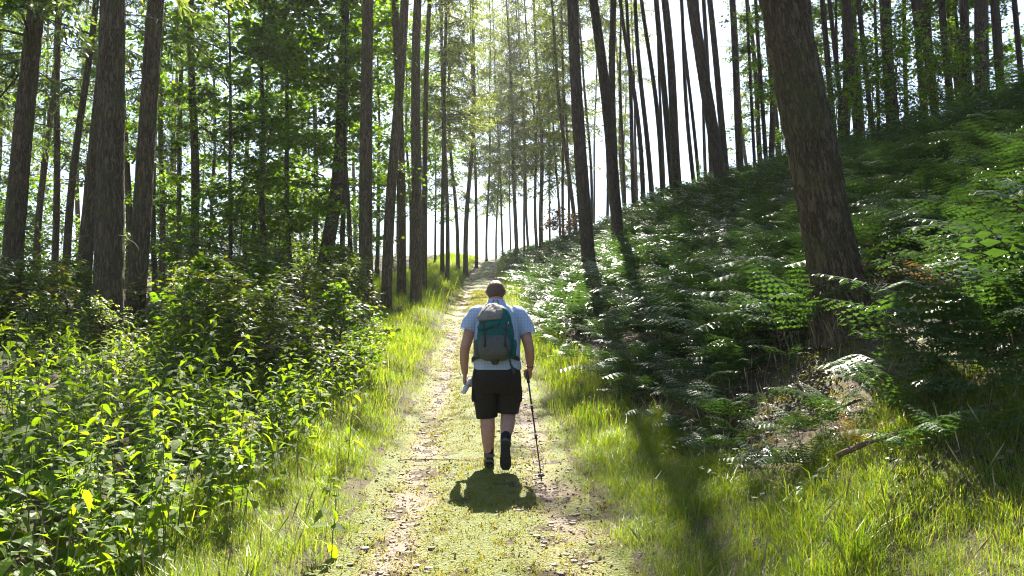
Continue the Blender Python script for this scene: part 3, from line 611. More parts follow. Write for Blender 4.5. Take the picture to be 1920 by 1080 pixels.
for i in range(38):
    y = U(8.5, 18); x = pathx(y)-U(2.6, 9.5)
    shrub('bramble_shrub', ('bramble shrub close to the grassy verge' if x-pathx(y) > -4 else 'bramble shrub behind the nettle patch at the wood edge' if y < 13 else 'bramble shrub among the first trunks of the wood'), 'bramble shrubs at the edge of the wood', x, y, U(.7, 1.35), SH[rs.randint(3)], 1.5, 1.35)
for i in range(14):
    y = U(18, 40); x = pathx(y)-U(3.5, 16)
    shrub('wood_shrub', 'low leafy shrub on the floor of the wood', 'leafy shrubs on the floor of the wood', x, y, U(1.2, 2.6), SH[rs.randint(3)], 1.5)
for i in range(34):
    y = U(17, 48); x = pathx(y)-U(4.5, 26)
    if y > 30 or x < -5: shrub('hazel_bush', 'leafy bush between trunks '+('near the edge of the wood' if y < 28 else 'far back in the wood'), 'tall bushes between the trunks of the wood', x, y, U(2.6, 5), SHB[rs.randint(2)], 3.2)
for px, Y, h, lab in ((640, 11.5, 1.25, 'maple shrub with broad bright leaves behind the nettle patch'), (370, 10.5, 1.5, 'shrub with pale yellow leaf tips behind the tall nettles'), (470, 12.5, 1.4, 'broad leaved shrub beside the shady fern clumps')):
    shrub('maple_shrub', lab, None, at_depth(px, 600, Y)[0], Y, h, SHY[0], 1.5)
for px, Y, h, lab in ((1050, 44, 2.6, 'shrub with orange turning leaves beyond the bracken by the path'), (1085, 40, 1.8, 'low orange leaved shrub in the bracken near the straight trunk')):
    shrub('turning_shrub', lab, None, at_depth(px, 600, Y)[0], Y, h, SHY[1], 1.5)
for px, Y, h in ((1600, 19, 2.6), (1655, 18, 2.4), (1700, 17.5, 3.3), (1735, 18, 3.2), (1775, 17, 2.4), (1815, 17, 2.6), (1860, 16, 2.0), (1560, 21, 1.6), (1900, 16, 1.6), (1490, 26, 2.0), (1640, 20, 3.2), (1318, 36, 1.6)):
    shrub('sapling', 'leafy dark sapling between the trunks on the bracken ridge', 'saplings on the bracken ridge', at_depth(px, 600, Y)[0], Y, h, SAP[rs.randint(2)], 3.2)

# ------------------------------------------------------------------ grass, moss, litter (nobody could count these)
def tuft(seed, nb, spread, bend, wd):
    q = np.random.RandomState(seed); V, F, c = [], [], 0
    for i in range(nb):
        a = q.uniform(0, 6.283); r = spread*math.sqrt(q.rand()); b = q.uniform(.3, 1)*bend; h = q.uniform(.55, 1.1); o = np.array([r*math.cos(a), r*math.sin(a), 0]); d = np.array([math.cos(a+q.normal(0, .6)), math.sin(a+q.normal(0, .6)), 0])
        w_ = np.array([-d[1], d[0], 0])*wd*q.uniform(.7, 1.2)
        m1 = o+d*b*.22*h+np.array([0, 0, .5*h]); m2 = o+d*b*.55*h+np.array([0, 0, .82*h-.1*b]); tp_ = o+d*b*h+np.array([0, 0, h*(1-.42*b)])
        V += [o-w_, o+w_, m1-w_, m1+w_, m2-w_*.7, m2+w_*.7, tp_]; F += [[c, c+1, c+3], [c, c+3, c+2], [c+2, c+3, c+5], [c+2, c+5, c+4], [c+4, c+5, c+6]]; c += 7
    return np.array(V), np.array(F)
TF = [tuft(500+i, 11, .25, .9, .0075) for i in range(4)]
def cheap(VF, ix=(0, 1, 4, 5, 6)):                                                     # the same tuft, three triangles a blade
    V, F = VF; n_ = len(V)//7; k = (np.arange(n_)[:, None]*7+np.array(ix)).ravel(); f = np.array([[0, 1, 3], [0, 3, 2], [2, 3, 4]]); return V[k], (f[None]+(np.arange(n_)*5)[:, None, None]).reshape(-1, 3)
TF = [cheap(tuft(500+i, 12, .25, .8, .0065), (0, 1, 2, 3, 6)) for i in range(5)]
TFC = [cheap(tuft(520+i, 6, .3, .85, .014)) for i in range(3)]; TFS = [cheap(tuft(510+i, 7, .6, .9, .05)) for i in range(3)]
def grass_patch(G, x, y, h, tm):
    z = ground(x, y)-.012; n = len(x); ti = rs.randint(len(tm), size=n)
    for i, (V, F) in enumerate(tm):
        k = ti == i
        if k.any(): G.add(*scatter(V, F, np.stack([x[k], y[k], z[k]], -1), rotm(U(0, 6.28, k.sum()), U(-.15, .15, k.sum()), U(-.15, .15, k.sum())), h[k][:, None]))
def verge(y0, y1, pa, pb, dens, hs, sc=1.):
    G = Geo(); n = int((y1-y0)*abs(pb-pa)*dens); y = U(y0, y1, n); p_ = U(min(pa, pb), max(pa, pb), n); x = pathx(y)+p_
    e = sm(np.abs(p_), .62+.5*(fbm(y*1.6, np.sign(p_)*3, 0, 3, 6)-.5), 1.35); k = (rs.rand(n) < .06+.94*e) & (np.abs(x/np.maximum(y, .5)) < 1.05)
    h = (hs[0]+(hs[1]-hs[0])*e)*U(.55, 1.25, n)*(.35+1.3*fbm(x*2.4, y*2.4, 0, 3, 12))*sc*np.where(rs.rand(n) < .03, 1.7, 1)
    grass_patch(G, x[k], y[k], h[k], TF if y0 < 9 else TFC); return G
def grass_obj(name, gs, label, mat=None):
    G = Geo()
    for g in gs:
        for V, F in zip(g.V, g.F): G.add(V, F-F.min())
    tag(obj(name, G.mesh(name, mat or M['grass'])), label, 'grass', kind='stuff')
grass_obj('verge_grass', [verge(3.2, 9, -2.1, -.5, 860, (.035, .16)), verge(9, 20, -2.9, -.75, 260, (.06, .19), 1.1), verge(20, 82, -4.2, -.75, 50, (.10, .24), 1.25)], 'long sunlit grass along the wooded side of the path')
grass_obj('bank_grass', [verge(3.2, 9, .55, 2.0, 960, (.035, .155)), verge(9, 20, .75, 1.9, 260, (.06, .2), 1.1), verge(20, 82, .75, 1.9, 50, (.10, .24), 1.25)], 'long sunlit grass between the path and the bracken bank')
grass_obj('mound_grass', [verge(2.6, 6.0, 2.0, 3.4, 900, (.08, .135))], 'tussocky grass on the mound at the foot of the bank')
G = Geo(); n = 20000; y = 3.3+34*rs.rand(n)**1.7; p_ = rs.normal(0, .66, n); k = np.abs(p_) < 1.0; y, p_ = y[k], p_[k]; x = pathx(y)+p_
k = (fbm(x*2.3, y*1.3, 0, 3, 55)-.20*np.exp(-((np.abs(p_)-.56)/.17)**2)+.10*np.exp(-(p_/.3)**2)) > .42; x, y = x[k], y[k]
grass_patch(G, x, y, U(.018, .05, len(x))*(1+y*.03), TFS)
tag(obj('track_moss', G.mesh('track_moss', M['moss'])), 'short moss and grass growing on the track', 'moss', kind='stuff')
def flecks(name, x, y, s, mat, label, cat, lift=.008, tilt=.5):
    n = len(x); P = np.stack([x, y, ground(x, y)+lift+s*.2], -1)
    G = Geo().add(*scatter(LEAF2, LEAF2F, P, rotm(U(0, 6.28, n), rs.normal(0, tilt, n), rs.normal(0, tilt, n)), s[:, None])); tag(obj(name, G.mesh(name, mat)), label, cat, kind='stuff')
M['litter'] = leaf_mat('leaf_litter', [(.06, .035, .02), (.13, .08, .05), (.2, .14, .1), (.28, .22, .17)], .1, (1, 1, 1), .6, .3)
n = 9000; y = 3.3+20*rs.rand(n)**1.7; p_ = np.sign(U(-1, 1, n))*rs.normal(.58, .25, n)
flecks('track_litter', pathx(y)+p_, y, U(.012, .04, n), M['litter'], 'fallen needles, bark flakes and leaves littering the track', 'litter', .012)
n = 7000; y = U(4.2, 13, n); p_ = U(1.7, 5.5, n)
flecks('bank_litter', pathx(y)+p_, y, U(.02, .06, n), M['litter'], 'brown leaf litter on the bare earth of the bank', 'litter')
# moss cushions and seedlings on the bare foot of the bank
G = Geo(); n = 9000; y = U(4.6, 12, n); p_ = U(1.75, 4.2, n); x = pathx(y)+p_; k = fbm(x*2.1, y*2.1, 0, 3, 66) > .5; x, y = x[k], y[k]; grass_patch(G, x, y, U(.02, .06, len(x)), TFS)
tag(obj('bank_moss', G.mesh('bank_moss', M['moss'])), 'yellow green moss on the bare earth at the foot of the bank', 'moss', kind='stuff')
P, R_, S_ = [], [], []
for i in range(420):
    y = U(4.6, 13); x = pathx(y)+U(1.8, 4.6); z = float(ground(x, y)); k = rs.randint(5, 10); a = U(0, 6.28, k)
    for j in range(k): r = U(.02, .10); P.append((x+r*math.cos(a[j]), y+r*math.sin(a[j]), z+U(.03, .14))); R_.append((a[j], U(-.4, .3), U(-.4, .4))); S_.append(U(.03, .075))
R_ = np.array(R_); tag(obj('bank_seedlings', Geo().add(*scatter(LEAF2, LEAF2F, np.array(P), rotm(R_[:, 0], R_[:, 1], R_[:, 2]), np.array(S_)[:, None])).mesh('bank_seedlings', M['bush'])), 'small leafy seedlings scattered over the foot of the bank', 'seedlings', kind='stuff')
# dry bents standing out of the grass
G = Geo(); n = 520; y = 3.4+9*rs.rand(n)**1.3; p_ = np.where(rs.rand(n) < .6, U(1.0, 3.6, n), -U(1.0, 2.2, n)); x = pathx(y)+p_
for i in range(n):
    if abs(x[i]/y[i]) > .7: continue
    h = U(.22, .48); d_ = rs.normal(0, .25, 2)*h; z = float(ground(x[i], y[i])); a_ = np.array([x[i], y[i], z]); b_ = a_+[d_[0], d_[1], h]; m_ = (a_+b_)/2-[d_[0]*.2, d_[1]*.2, 0]
    G.add(*tube(np.stack([a_, m_, b_]), [.0016, .0014, .001], 3, False)); G.add(*tube(np.stack([b_-(b_-m_)*.5, b_-(b_-m_)*.2, b_+(b_-m_)*.12]), [.001, .0045, .001], 4, False))
M['bent'] = leaf_mat('dry_bent', [(.2, .17, .07), (.3, .25, .13), (.38, .3, .2)], .3, (1.2, 1.1, .9), .6, .3)
tag(obj('grass_bents', G.mesh('grass_bents', M['bent'])), 'dry flowering bents standing out of the verge grass', 'grass', kind='stuff')
# low leaves carpeting the floor of the wood edge
n = 11000; y = U(2.8, 18, n); x = pathx(y)-1.7-np.abs(rs.normal(0, 3.6, n)); k = np.abs(x/y) < 1.2; x, y = x[k], y[k]; n = len(x)
G = Geo().add(*scatter(LEAF2, LEAF2F, np.stack([x, y, ground(x, y)+U(.03, .28, n)], -1), rotm(U(0, 6.28, n), rs.normal(-.2, .4, n), rs.normal(0, .4, n)), U(.06, .13, n)[:, None])); tag(obj('floor_leaves', G.mesh('floor_leaves', M['bush'])), 'low leafy ground cover under the nettles and brambles', 'ground cover', kind='stuff')
# stones in the wheel ruts
def stone_mesh(seed):
    q = np.random.RandomState(seed); u, v = np.meshgrid(np.linspace(0, 2*np.pi, 8)[:-1], np.linspace(.15, np.pi-.15, 4)); d = np.stack([np.cos(u)*np.sin(v), np.sin(u)*np.sin(v), np.cos(v)*.5], -1)
    d = d*(1+.35*(q.rand(*d.shape[:2], 1)-.5)); return d.reshape(-1, 3), quads(4, 7)
M['stone'] = plain('rut_stone', (.24, .2, .17), .8, .3, 30, .4)
G = Geo(); n = 1900; y = 3.3+20*rs.rand(n)**1.6; p_ = np.sign(U(-1, 1, n))*rs.normal(.56, .13, n); x = pathx(y)+p_
for i in range(3):
    V, F = stone_mesh(i); k = np.arange(n) % 3 == i; G.add(*scatter(V, F, np.stack([x[k], y[k], ground(x[k], y[k])+.006], -1), rotm(U(0, 6.28, k.sum())), (.005+.028*rs.rand(k.sum())**3)[:, None]))
tag(obj('rut_gravel', G.mesh('rut_gravel', M['stone'])), 'small stones lying in the ruts of the track', 'gravel', kind='stuff')

# fallen sticks, each its own thing
def stick(label, a, b, r, name='fallen_branch', twigs=3, lift=.02):
    q = np.random.RandomState(int(abs(a[0]*977+b[1]*31)) % 9999); a, b = np.array(a), np.array(b); s = np.linspace(0, 1, 9); pts = a+(b-a)*s[:, None]; L_ = np.linalg.norm(b-a)
    pts += np.cumsum(q.normal(0, L_*.014, (9, 3)), 0); c = pts[4].copy(); G = Geo(); G.add(*tube(pts-c, r*np.linspace(1, .45, 9)*q.uniform(.85, 1.15, 9), 7))
    for j in range(twigs):
        i = q.randint(2, 8); e = pts[i]-c+np.array([q.uniform(-.2, .2), q.uniform(-.2, .2), q.uniform(.02, .15)])*L_*.5
        G.add(*tube(np.stack([pts[i]-c, (pts[i]-c+e)/2+[0, 0, .01], e]), [r*.5, r*.35, r*.15], 4))
    rt = obj(name, G.mesh(name, M['stick'], True), loc=c); tag(rt, label, 'branch')
def stick_px(label, x0, y0, x1, y1, r, name='fallen_branch', tw=3, lift=.02):
    a, b = at_ground(x0, y0), at_ground(x1, y1); a[2] += lift; b[2] += lift*1.5; stick(label, a, b, r, name, tw)
stick_px('thin dead branch reaching up the bare earth from the grass', 1200, 838, 1310, 768, .012, lift=.06)
stick_px('reddish broken branch lying on the bare earth of the bank', 1280, 840, 1365, 792, .03, tw=1, lift=.05)
stick_px('dark fallen branch under the pale silvery fern', 1520, 825, 1610, 800, .022, lift=.12)
stick_px('dark branch lying along the back of the grass mound', 1570, 885, 1680, 852, .022, lift=.1)
stick_px('slanting dead stick poking from the bare earth', 1340, 850, 1440, 775, .014, lift=.12)
stick_px('long grey twig lying across the darkest part of the bank', 1850, 570, 1925, 610, .012, lift=.5)
stick_px('long thin twig lying across the track behind the walker', 745, 866, 870, 862, .006, 'fallen_twig', 2, .015)
stick_px('thin twig lying in the rut near the walking pole', 1015, 945, 1110, 1003, .005, 'fallen_twig', 2, .015)
stick_px('short twig lying on the mossy middle of the track', 960, 955, 1040, 965, .005, 'fallen_twig', 1, .015)
stick_px('pale straw stalk lying beside the walking pole', 1005, 783, 1060, 778, .004, 'fallen_twig', 0, .02)

# ------------------------------------------------------------------ the walker
PX, PY = -.142, 7.6; PZ = float(ground(PX, PY))+.012
def fabric(name, col, rough=.85, scale=60, bump=.35, col2=None, var=.18): return plain(name, col, rough, .2, scale, var, bump, .004, 0, col2)
M['skin'] = plain('skin', (.42, .22, .15), .55, .4, 25, .12, .15, .002)
M['hair'] = plain('brown_hair', (.11, .055, .03), .6, .4, 90, .5, .8, .006)
M['shorts'] = fabric('black_shorts', (.02, .016, .013), .85, 30)
M['sock'] = fabric('black_sock', (.016, .017, .02)); M['shoe'] = fabric('dark_shoe', (.03, .027, .026), .7); M['shoe_grey'] = fabric('grey_shoe', (.12, .105, .095), .7); M['sole'] = plain('rubber_sole', (.035, .033, .032), .8, .3, 50)
M['teal'] = fabric('teal_nylon', (.006, .09, .08), .55, 40); M['pgrey'] = fabric('grey_nylon', (.085, .085, .08), .65, 40); M['plid'] = fabric('light_grey_nylon', (.2, .175, .155), .7, 40); M['strap'] = fabric('dark_webbing', (.035, .045, .05), .7)
M['black'] = plain('black_plastic', (.015, .015, .016), .4, .5, 40); M['pole'] = plain('pole_metal', (.03, .03, .034), .3, .5, 30, .2, .05, .001, .6)
m, t, N, out, L = nmat('gingham_cotton'); M['shirt'] = m
tc = N('TexCoord'); sx = N('SeparateXYZ'); L(tc.outputs['Object'], sx.inputs[0]); bands = []
for ax in ('X', 'Z'):
    mu_ = N('Math', operation='MULTIPLY'); mu_.inputs[1].default_value = 72; L(sx.outputs[ax], mu_.inputs[0]); fr = N('Math', operation='FRACT'); L(mu_.outputs[0], fr.inputs[0]); gt = N('Math', operation='GREATER_THAN'); gt.inputs[1].default_value = .55; L(fr.outputs[0], gt.inputs[0]); bands.append(gt)
sm_ = N('Math', operation='ADD'); L(bands[0].outputs[0], sm_.inputs[0]); L(bands[1].outputs[0], sm_.inputs[1]); hf = N('Math', operation='MULTIPLY'); hf.inputs[1].default_value = .5; L(sm_.outputs[0], hf.inputs[0])
ra = ramp(N, [(0, (.52, .6, .76)), (.5, (.4, .49, .69)), (1, (.27, .36, .58))]); L(hf.outputs[0], ra.inputs[0])
p = N('BsdfPrincipled', i_Roughness=.85); L(ra.outputs[0], p.inputs['Base Color']); tr = N('BsdfTranslucent'); L(ra.outputs[0], tr.inputs[0]); mx = N('MixShader'); mx.inputs[0].default_value = .2
L(p.outputs[0], mx.inputs[1]); L(tr.outputs[0], mx.inputs[2]); L(mx.outputs[0], out.inputs[0])

def limb(G, pts, rad, n=14, flat=None):
    """tapered limb with rounded ends"""
    pts = np.array(pts, float); rad = np.array(rad, float); k = np.linspace(0, len(pts)-1, (len(pts)-1)*5+1)
    P = np.stack([np.interp(k, range(len(pts)), pts[:, c]) for c in range(3)], -1); r = np.interp(k, range(len(pts)), rad)
    for _ in range(2): P[1:-1] = (P[:-2]+2*P[1:-1]+P[2:])/4; r[1:-1] = (r[:-2]+2*r[1:-1]+r[2:])/4
    d0, d1 = nrm(P[0]-P[1]), nrm(P[-1]-P[-2])
    P = np.concatenate([[P[0]+d0*r[0]*.9, P[0]+d0*r[0]*.6], P, [P[-1]+d1*r[-1]*.6, P[-1]+d1*r[-1]*.9]]); r = np.concatenate([[r[0]*.35, r[0]*.8], r, [r[-1]*.8, r[-1]*.35]])
    G.add(*tube(P, r, n, True, flat))
def ring_loft(G, rings, n=40, close0=True, close1=True, fn=None, pw=2.0):
    """rings: (z, cx, cy, rx, ry) stacked up z; pw>2 squares the section off"""
    R = np.array(rings, float); k = np.linspace(0, len(R)-1, (len(R)-1)*5+1); R = np.stack([np.interp(k, range(len(R)), R[:, c]) for c in range(5)], -1)
    for _ in range(3): R[1:-1] = (R[:-2]+2*R[1:-1]+R[2:])/4
    th = np.linspace(0, 2*np.pi, n, endpoint=False); c, s_ = np.cos(th), np.sin(th); q = (np.abs(c)**pw+np.abs(s_)**pw)**(-1/pw)
    V = np.stack([R[:, 1:2]+R[:, 3:4]*c*q, R[:, 2:3]+R[:, 4:5]*s_*q, R[:, 0:1]+0*c[None]], -1)
    if fn is not None: V = fn(V)
    F = quads(len(R), n); V = V.reshape(-1, 3); j = np.arange(n); Lr = (len(R)-1)*n
    if close0: V = np.concatenate([V, [V[:n].mean(0)]]); F = np.concatenate([F, np.stack([(j+1) % n, j, np.full(n, len(V)-1)], -1)])
    if close1: V = np.concatenate([V, [V[Lr:Lr+n].mean(0)]]); F = np.concatenate([F, np.stack([Lr+j, Lr+(j+1) % n, np.full(n, len(V)-1)], -1)])
    G.add(V, F)
def folds(amp, fz=9, fa=3):
    def fn(V):
        c = V.mean((0, 1)); d = nrm((V-c)*[1, 1, 0]); a = np.arctan2(d[..., 1], d[..., 0])
        return V+d*((fbm(np.cos(a)*fa+V[..., 2]*4+9, np.sin(a)*fa+9, V[..., 2]*fz, 3, 77)-.5)*2*amp)[..., None]
    return fn
def fuse(G, name, mat, vox, it=4):
    """one continuous surface out of the overlapping limbs"""
    me = G.mesh(name, mat, True); o = bpy.data.objects.new('tmp', me); C.objects.link(o)
    r = o.modifiers.new('r', 'REMESH'); r.mode = 'VOXEL'; r.voxel_size = vox; r.use_smooth_shade = True
    s_ = o.modifiers.new('s', 'SMOOTH'); s_.factor = .5; s_.iterations = it
    bpy.context.view_layer.update(); dg = bpy.context.evaluated_depsgraph_get(); m2 = bpy.data.meshes.new_from_object(o.evaluated_get(dg)); m2.name = name
    bpy.data.objects.remove(o); m2.materials.clear(); m2.materials.append(mat); return m2

man = thing('person', 'walker in checked blue shirt and black shorts striding up the path', 'person', (PX, PY, PZ))
HW = 'hx'
def hand(G, W, f, nrmv, th, curl, tcurl=.5):
    """palm from the wrist W along f, palm side nrmv, thumb side th"""
    W, f = np.array(W, float), nrm(np.array(f, float)); n_ = np.array(nrmv, float); n_ = nrm(n_-f*np.dot(n_, f)); s_ = np.cross(f, n_); s_ = s_*(1 if np.dot(s_, th) > 0 else -1)
    for i, (off, ln) in enumerate(((.033, .070), (.011, .078), (-.011, .073), (-.031, .058))):
        k0 = W+f*.085+s_*off*1.05; limb(G, [W+s_*off*.55, W+f*.045+s_*off*.9, k0], [.017, .0165, .0125], 10)
        P = [k0]; a = 0.; d = f
        for j, fr_ in enumerate((.46, .3, .24)):
            a += curl[j]; d = f*math.cos(a)+n_*math.sin(a); P.append(P[-1]+d*ln*fr_*1.12)
        limb(G, P, [.0105, .0098, .009, .0075], 10)
    b = W+f*.022+s_*.026; d1 = nrm(f*.75+s_*.55+n_*.35); d2 = nrm(f*.7+s_*.05+n_*.8*tcurl*1.6); limb(G, [b, b+d1*.042, b+d1*.042+d2*.032, b+d1*.042+d2*.06], [.0165, .0135, .0115, .009], 10)
    return W, f, n_, s_
B = Geo()
ring_loft(B, [(.84, 0, 0, .165, .125), (.95, 0, 0, .19, .14), (1.08, 0, .01, .195, .145), (1.25, 0, .03, .2, .14), (1.38, 0, .045, .2, .125), (1.46, 0, .05, .165, .10), (1.515, 0, .055, .09, .075)], 32)
limb(B, [(-.005, .05, 1.47), (-.012, .075, 1.55), (-.014, .105, 1.60)], [.068, .064, .062])                       # neck
ring_loft(B, [(1.525, -.014, .19, .024, .03), (1.548, -.014, .168, .056, .068), (1.595, -.015, .142, .075, .092), (1.645, -.015, .132, .083, .100), (1.69, -.015, .13, .080, .097), (1.725, -.015, .128, .06, .074), (1.741, -.015, .128, .02, .025)], 28)
limb(B, [(-.015, .228, 1.66), (-.015, .252, 1.627)], [.009, .015], 10); limb(B, [(-.040, .22, 1.587), (.010, .22, 1.587)], [.010, .010], 8)   # nose, lips
for sd in (-1, 1): limb(B, [(-.015+sd*.086, .122, 1.66), (-.015+sd*.094, .114, 1.645), (-.015+sd*.086, .122, 1.613)], [.012, .013, .009], 8)       # ears
limb(B, [(-.17, .045, 1.43), (-.235, .03, 1.36), (-.292, -.015, 1.13), (-.306, -.005, 1.08), (-.312, .03, .96), (-.306, .05, .865)], [.066, .060, .050, .047, .042, .030])
limb(B, [(.17, .045, 1.43), (.24, .03, 1.36), (.295, -.03, 1.13), (.306, -.03, 1.085), (.312, .03, .985), (.316, .075, .905)], [.066, .060, .050, .047, .042, .030])
hl = hand(B, (-.306, .053, .85), (-.02, .0, -1), (1, -.1, 0), (0, 1, 0), (.75, .85, .6), .7)
hr = hand(B, (.316, .083, .892), (.02, .80, -.60), (-1, 0, 0), (0, .6, .8), (.95, 1.1, .8), .8)
limb(B, [(-.095, 0, .86), (-.10, .03, .68), (-.092, .05, .50), (-.088, .015, .40), (-.084, -.005, .30), (-.076, -.015, .13), (-.074, -.01, .08)], [.108, .092, .070, .070, .067, .046, .044])
limb(B, [(.095, 0, .86), (.105, .06, .69), (.108, .10, .52), (.104, .02, .43), (.098, -.09, .375), (.086, -.225, .295), (.083, -.26, .265)], [.108, .092, .072, .071, .068, .047, .044])
limb(B, [(-.074, -.02, .07), (-.070, .10, .045)], [.038, .032]); limb(B, [(.083, -.27, .255), (.084, -.275, .13)], [.038, .032])
obj('body', fuse(B, 'body', M['skin'], .0072, 2), man)
# hair: short cap, low at the nape, clear of the ears and the face
th, ph = np.meshgrid(np.linspace(0, 2*np.pi, 56, endpoint=False), np.linspace(.02, 1, 26)); low = np.where(np.sin(th) > .25, 1.25, np.where(np.abs(np.cos(th)) > .9, 1.6, 2.5)); low = np.stack([np.convolve(np.r_[r[-4:], r, r[:4]], np.ones(9)/9, 'valid') for r in low])
a = ph*low; rr = 1+.09*(fbm(np.cos(th)*11+20, np.sin(th)*11+20, a*6, 3, 5)-.4); rr = rr*(1-.06*sm(ph, .9, 1))
V = np.stack([-.015+.091*rr*np.sin(a)*np.cos(th), .128+.110*rr*np.sin(a)*np.sin(th), 1.640+.113*rr*np.cos(a)], -1)
obj('hair', Geo().add(V, quads(26, 56)).mesh('hair', M['hair'], True), man)
# shirt: body, sleeves, collar
G = Geo()
ring_loft(G, [(.895, 0, -.005, .226, .17), (.98, 0, 0, .226, .172), (1.10, 0, .005, .222, .172), (1.25, 0, .025, .226, .165), (1.36, 0, .04, .230, .150), (1.43, 0, .048, .208, .128), (1.485, -.003, .052, .150, .104), (1.53, -.006, .055, .085, .082)], 64, False, False, folds(.014))
for sd, P, r in ((-1, [(-.135, .045, 1.445), (-.195, .042, 1.425), (-.245, .028, 1.355), (-.276, .012, 1.262)], [.07, .084, .082, .079]), (1, [(.135, .045, 1.445), (.2, .042, 1.42), (.25, .025, 1.345), (.286, .0, 1.225)], [.07, .085, .083, .081])):
    k = np.linspace(0, 3, 22); Q = np.stack([np.interp(k, range(4), np.array(P)[:, c]) for c in range(3)], -1); R = np.interp(k, range(4), r)
    for _ in range(4): Q[1:-1] = (Q[:-2]+2*Q[1:-1]+Q[2:])/4
    V, F = tube(Q, R, 30, False); V = V+nrm(V-np.repeat(Q, 30, 0))*((fbm(V[:, 0]*16+sd*3, V[:, 1]*16, V[:, 2]*9, 3, 8)-.5)*.028)[:, None]; G.add(V, F)
ring_loft(G, [(1.505, -.006, .052, .098, .090), (1.535, -.008, .058, .084, .082), (1.562, -.01, .066, .076, .076), (1.566, -.01, .066, .07, .07), (1.53, -.008, .06, .068, .068)], 36, False, False)
obj('shirt', G.mesh('shirt', M['shirt'], True), man)
# shorts
G = Geo()
ring_loft(G, [(.955, 0, 0, .205, .15), (.90, 0, -.005, .220, .168), (.82, 0, -.012, .232, .178), (.74, 0, -.01, .232, .172), (.68, 0, .005, .215, .14)], 48, False, True, folds(.010, 7))
for P, r in (([(-.108, -.003, .83), (-.112, .008, .7), (-.104, .03, .58), (-.093, .04, .445)], [.118, .122, .112, .099]), ([(.108, .0, .83), (.112, .03, .7), (.112, .055, .6), (.108, .06, .485)], [.118, .122, .115, .104])):
    k = np.linspace(0, 3, 26); Q = np.stack([np.interp(k, range(4), np.array(P)[:, c]) for c in range(3)], -1); R = np.interp(k, range(4), r)
    V, F = tube(Q, R, 32, False); V = V+nrm(V-np.repeat(Q, 32, 0))*((fbm(V[:, 0]*12, V[:, 1]*12, V[:, 2]*8, 3, 18)-.5)*.03)[:, None]; G.add(V, F)
obj('shorts', G.mesh('shorts', M['shorts'], True), man)
for sd in (-1, 1):                                                             # a cargo pocket on each thigh
    G = Geo(); ring_loft(G, [(-.085, 0, 0, .022, .05), (-.07, 0, 0, .028, .062), (.05, 0, 0, .026, .064), (.075, 0, 0, .015, .055)], 20, pw=4); obj('pocket', G.mesh('pocket', M['shorts'], True), man, (sd*.212, .01, .68))
def shoe(loc, rot, low):
    G = Geo(); sec = [(-.105, .030, .05, .055), (-.085, .038, .085, .10), (-.03, .040, .10, .11), (.02, .043, .075, .085), (.08, .049, .05, .055), (.13, .046, .04, .042), (.17, .026, .022, .024)]
    S_ = np.array(sec); k = np.linspace(0, 6, 31); S_ = np.stack([np.interp(k, range(7), S_[:, c]) for c in range(4)], -1)
    for _ in range(2): S_[1:-1] = (S_[:-2]+2*S_[1:-1]+S_[2:])/4
    a = np.linspace(0, np.pi, 17); V = np.stack([S_[:, 1:2]*np.sign(np.cos(a))*np.abs(np.cos(a))**.7, S_[:, 0:1]+0*a, .022+S_[:, 2:3]*np.sin(a)**.75], -1); G.add(V, quads(31, 17, False))
    me = G.mesh('shoe', M['shoe'], True); o = obj('shoe', me, man, loc, rot)
    G = Geo(); outl = np.concatenate([np.stack([S_[:, 1]*1.06, S_[:, 0]*1.03], -1), np.stack([-S_[::-1, 1]*1.06, S_[::-1, 0]*1.03], -1)]); n = len(outl)
    z = np.array([0, .004, .024, .026]); sc_ = np.array([.94, 1, 1, .96]); V = np.stack([outl[None, :, 0]*sc_[:, None], outl[None, :, 1]*sc_[:, None], z[:, None]+.010*sm(outl[None, :, 1], .09, .19)], -1).reshape(-1, 3)
    V = np.concatenate([V, [[0, .02, 0]], [[0, .02, .026]]]); j = np.arange(n); G.add(V, np.concatenate([quads(4, n), np.stack([(j+1) % n, j, np.full(n, 4*n)], -1), np.stack([3*n+j, 3*n+(j+1) % n, np.full(n, 4*n+1)], -1)]))
    for i in range(9):                                                          # tread lugs
        yy = -.085+i*.028; wd = np.interp(yy, S_[:, 0], S_[:, 1])*.8; G.add(*tube([(-wd, yy, -.002), (0, yy+.008, -.002), (wd, yy, -.002)], .006, 5))
    obj('sole', G.mesh('sole', M['sole'], False), o)
    G = Geo(); ring_loft(G, [(0, 0, 0, .047, .058), (.012, 0, 0, .050, .061), (.03, 0, 0, .047, .058)], 24); obj('ankle_cuff', G.mesh('ankle_cuff', M['shoe_grey'], True), o, (0, -.042, .085))
    G = Geo(); G.add(*tube([(-.034, -.092, .05), (0, -.110, .055), (.034, -.092, .05)], [.012, .014, .012], 8)); obj('heel_tab', G.mesh('heel_tab', M['shoe_grey'], True), o)
    return o
shoe((-.070, .02, .0), (0, 0, .06), True); shoe((.082, -.325, .155), (-1.25, 0, -.05), False)
for pts, r in (([(-.074, -.012, .09), (-.076, -.012, .175)], [.046, .049]), ([(.083, -.275, .245), (.0865, -.222, .298)], [.047, .050])):
    G = Geo(); limb(G, pts, r, 18); obj('sock', G.mesh('sock', M['sock'], True), man)
G = Geo(); th = np.linspace(0, 2*np.pi, 25); G.add(*tube(np.stack([.314+.036*np.cos(th), .06+.03*np.sin(th), .925+.008*np.sin(th)], -1), .005, 6, False)); obj('wristband', G.mesh('wristband', M['black'], True), man)

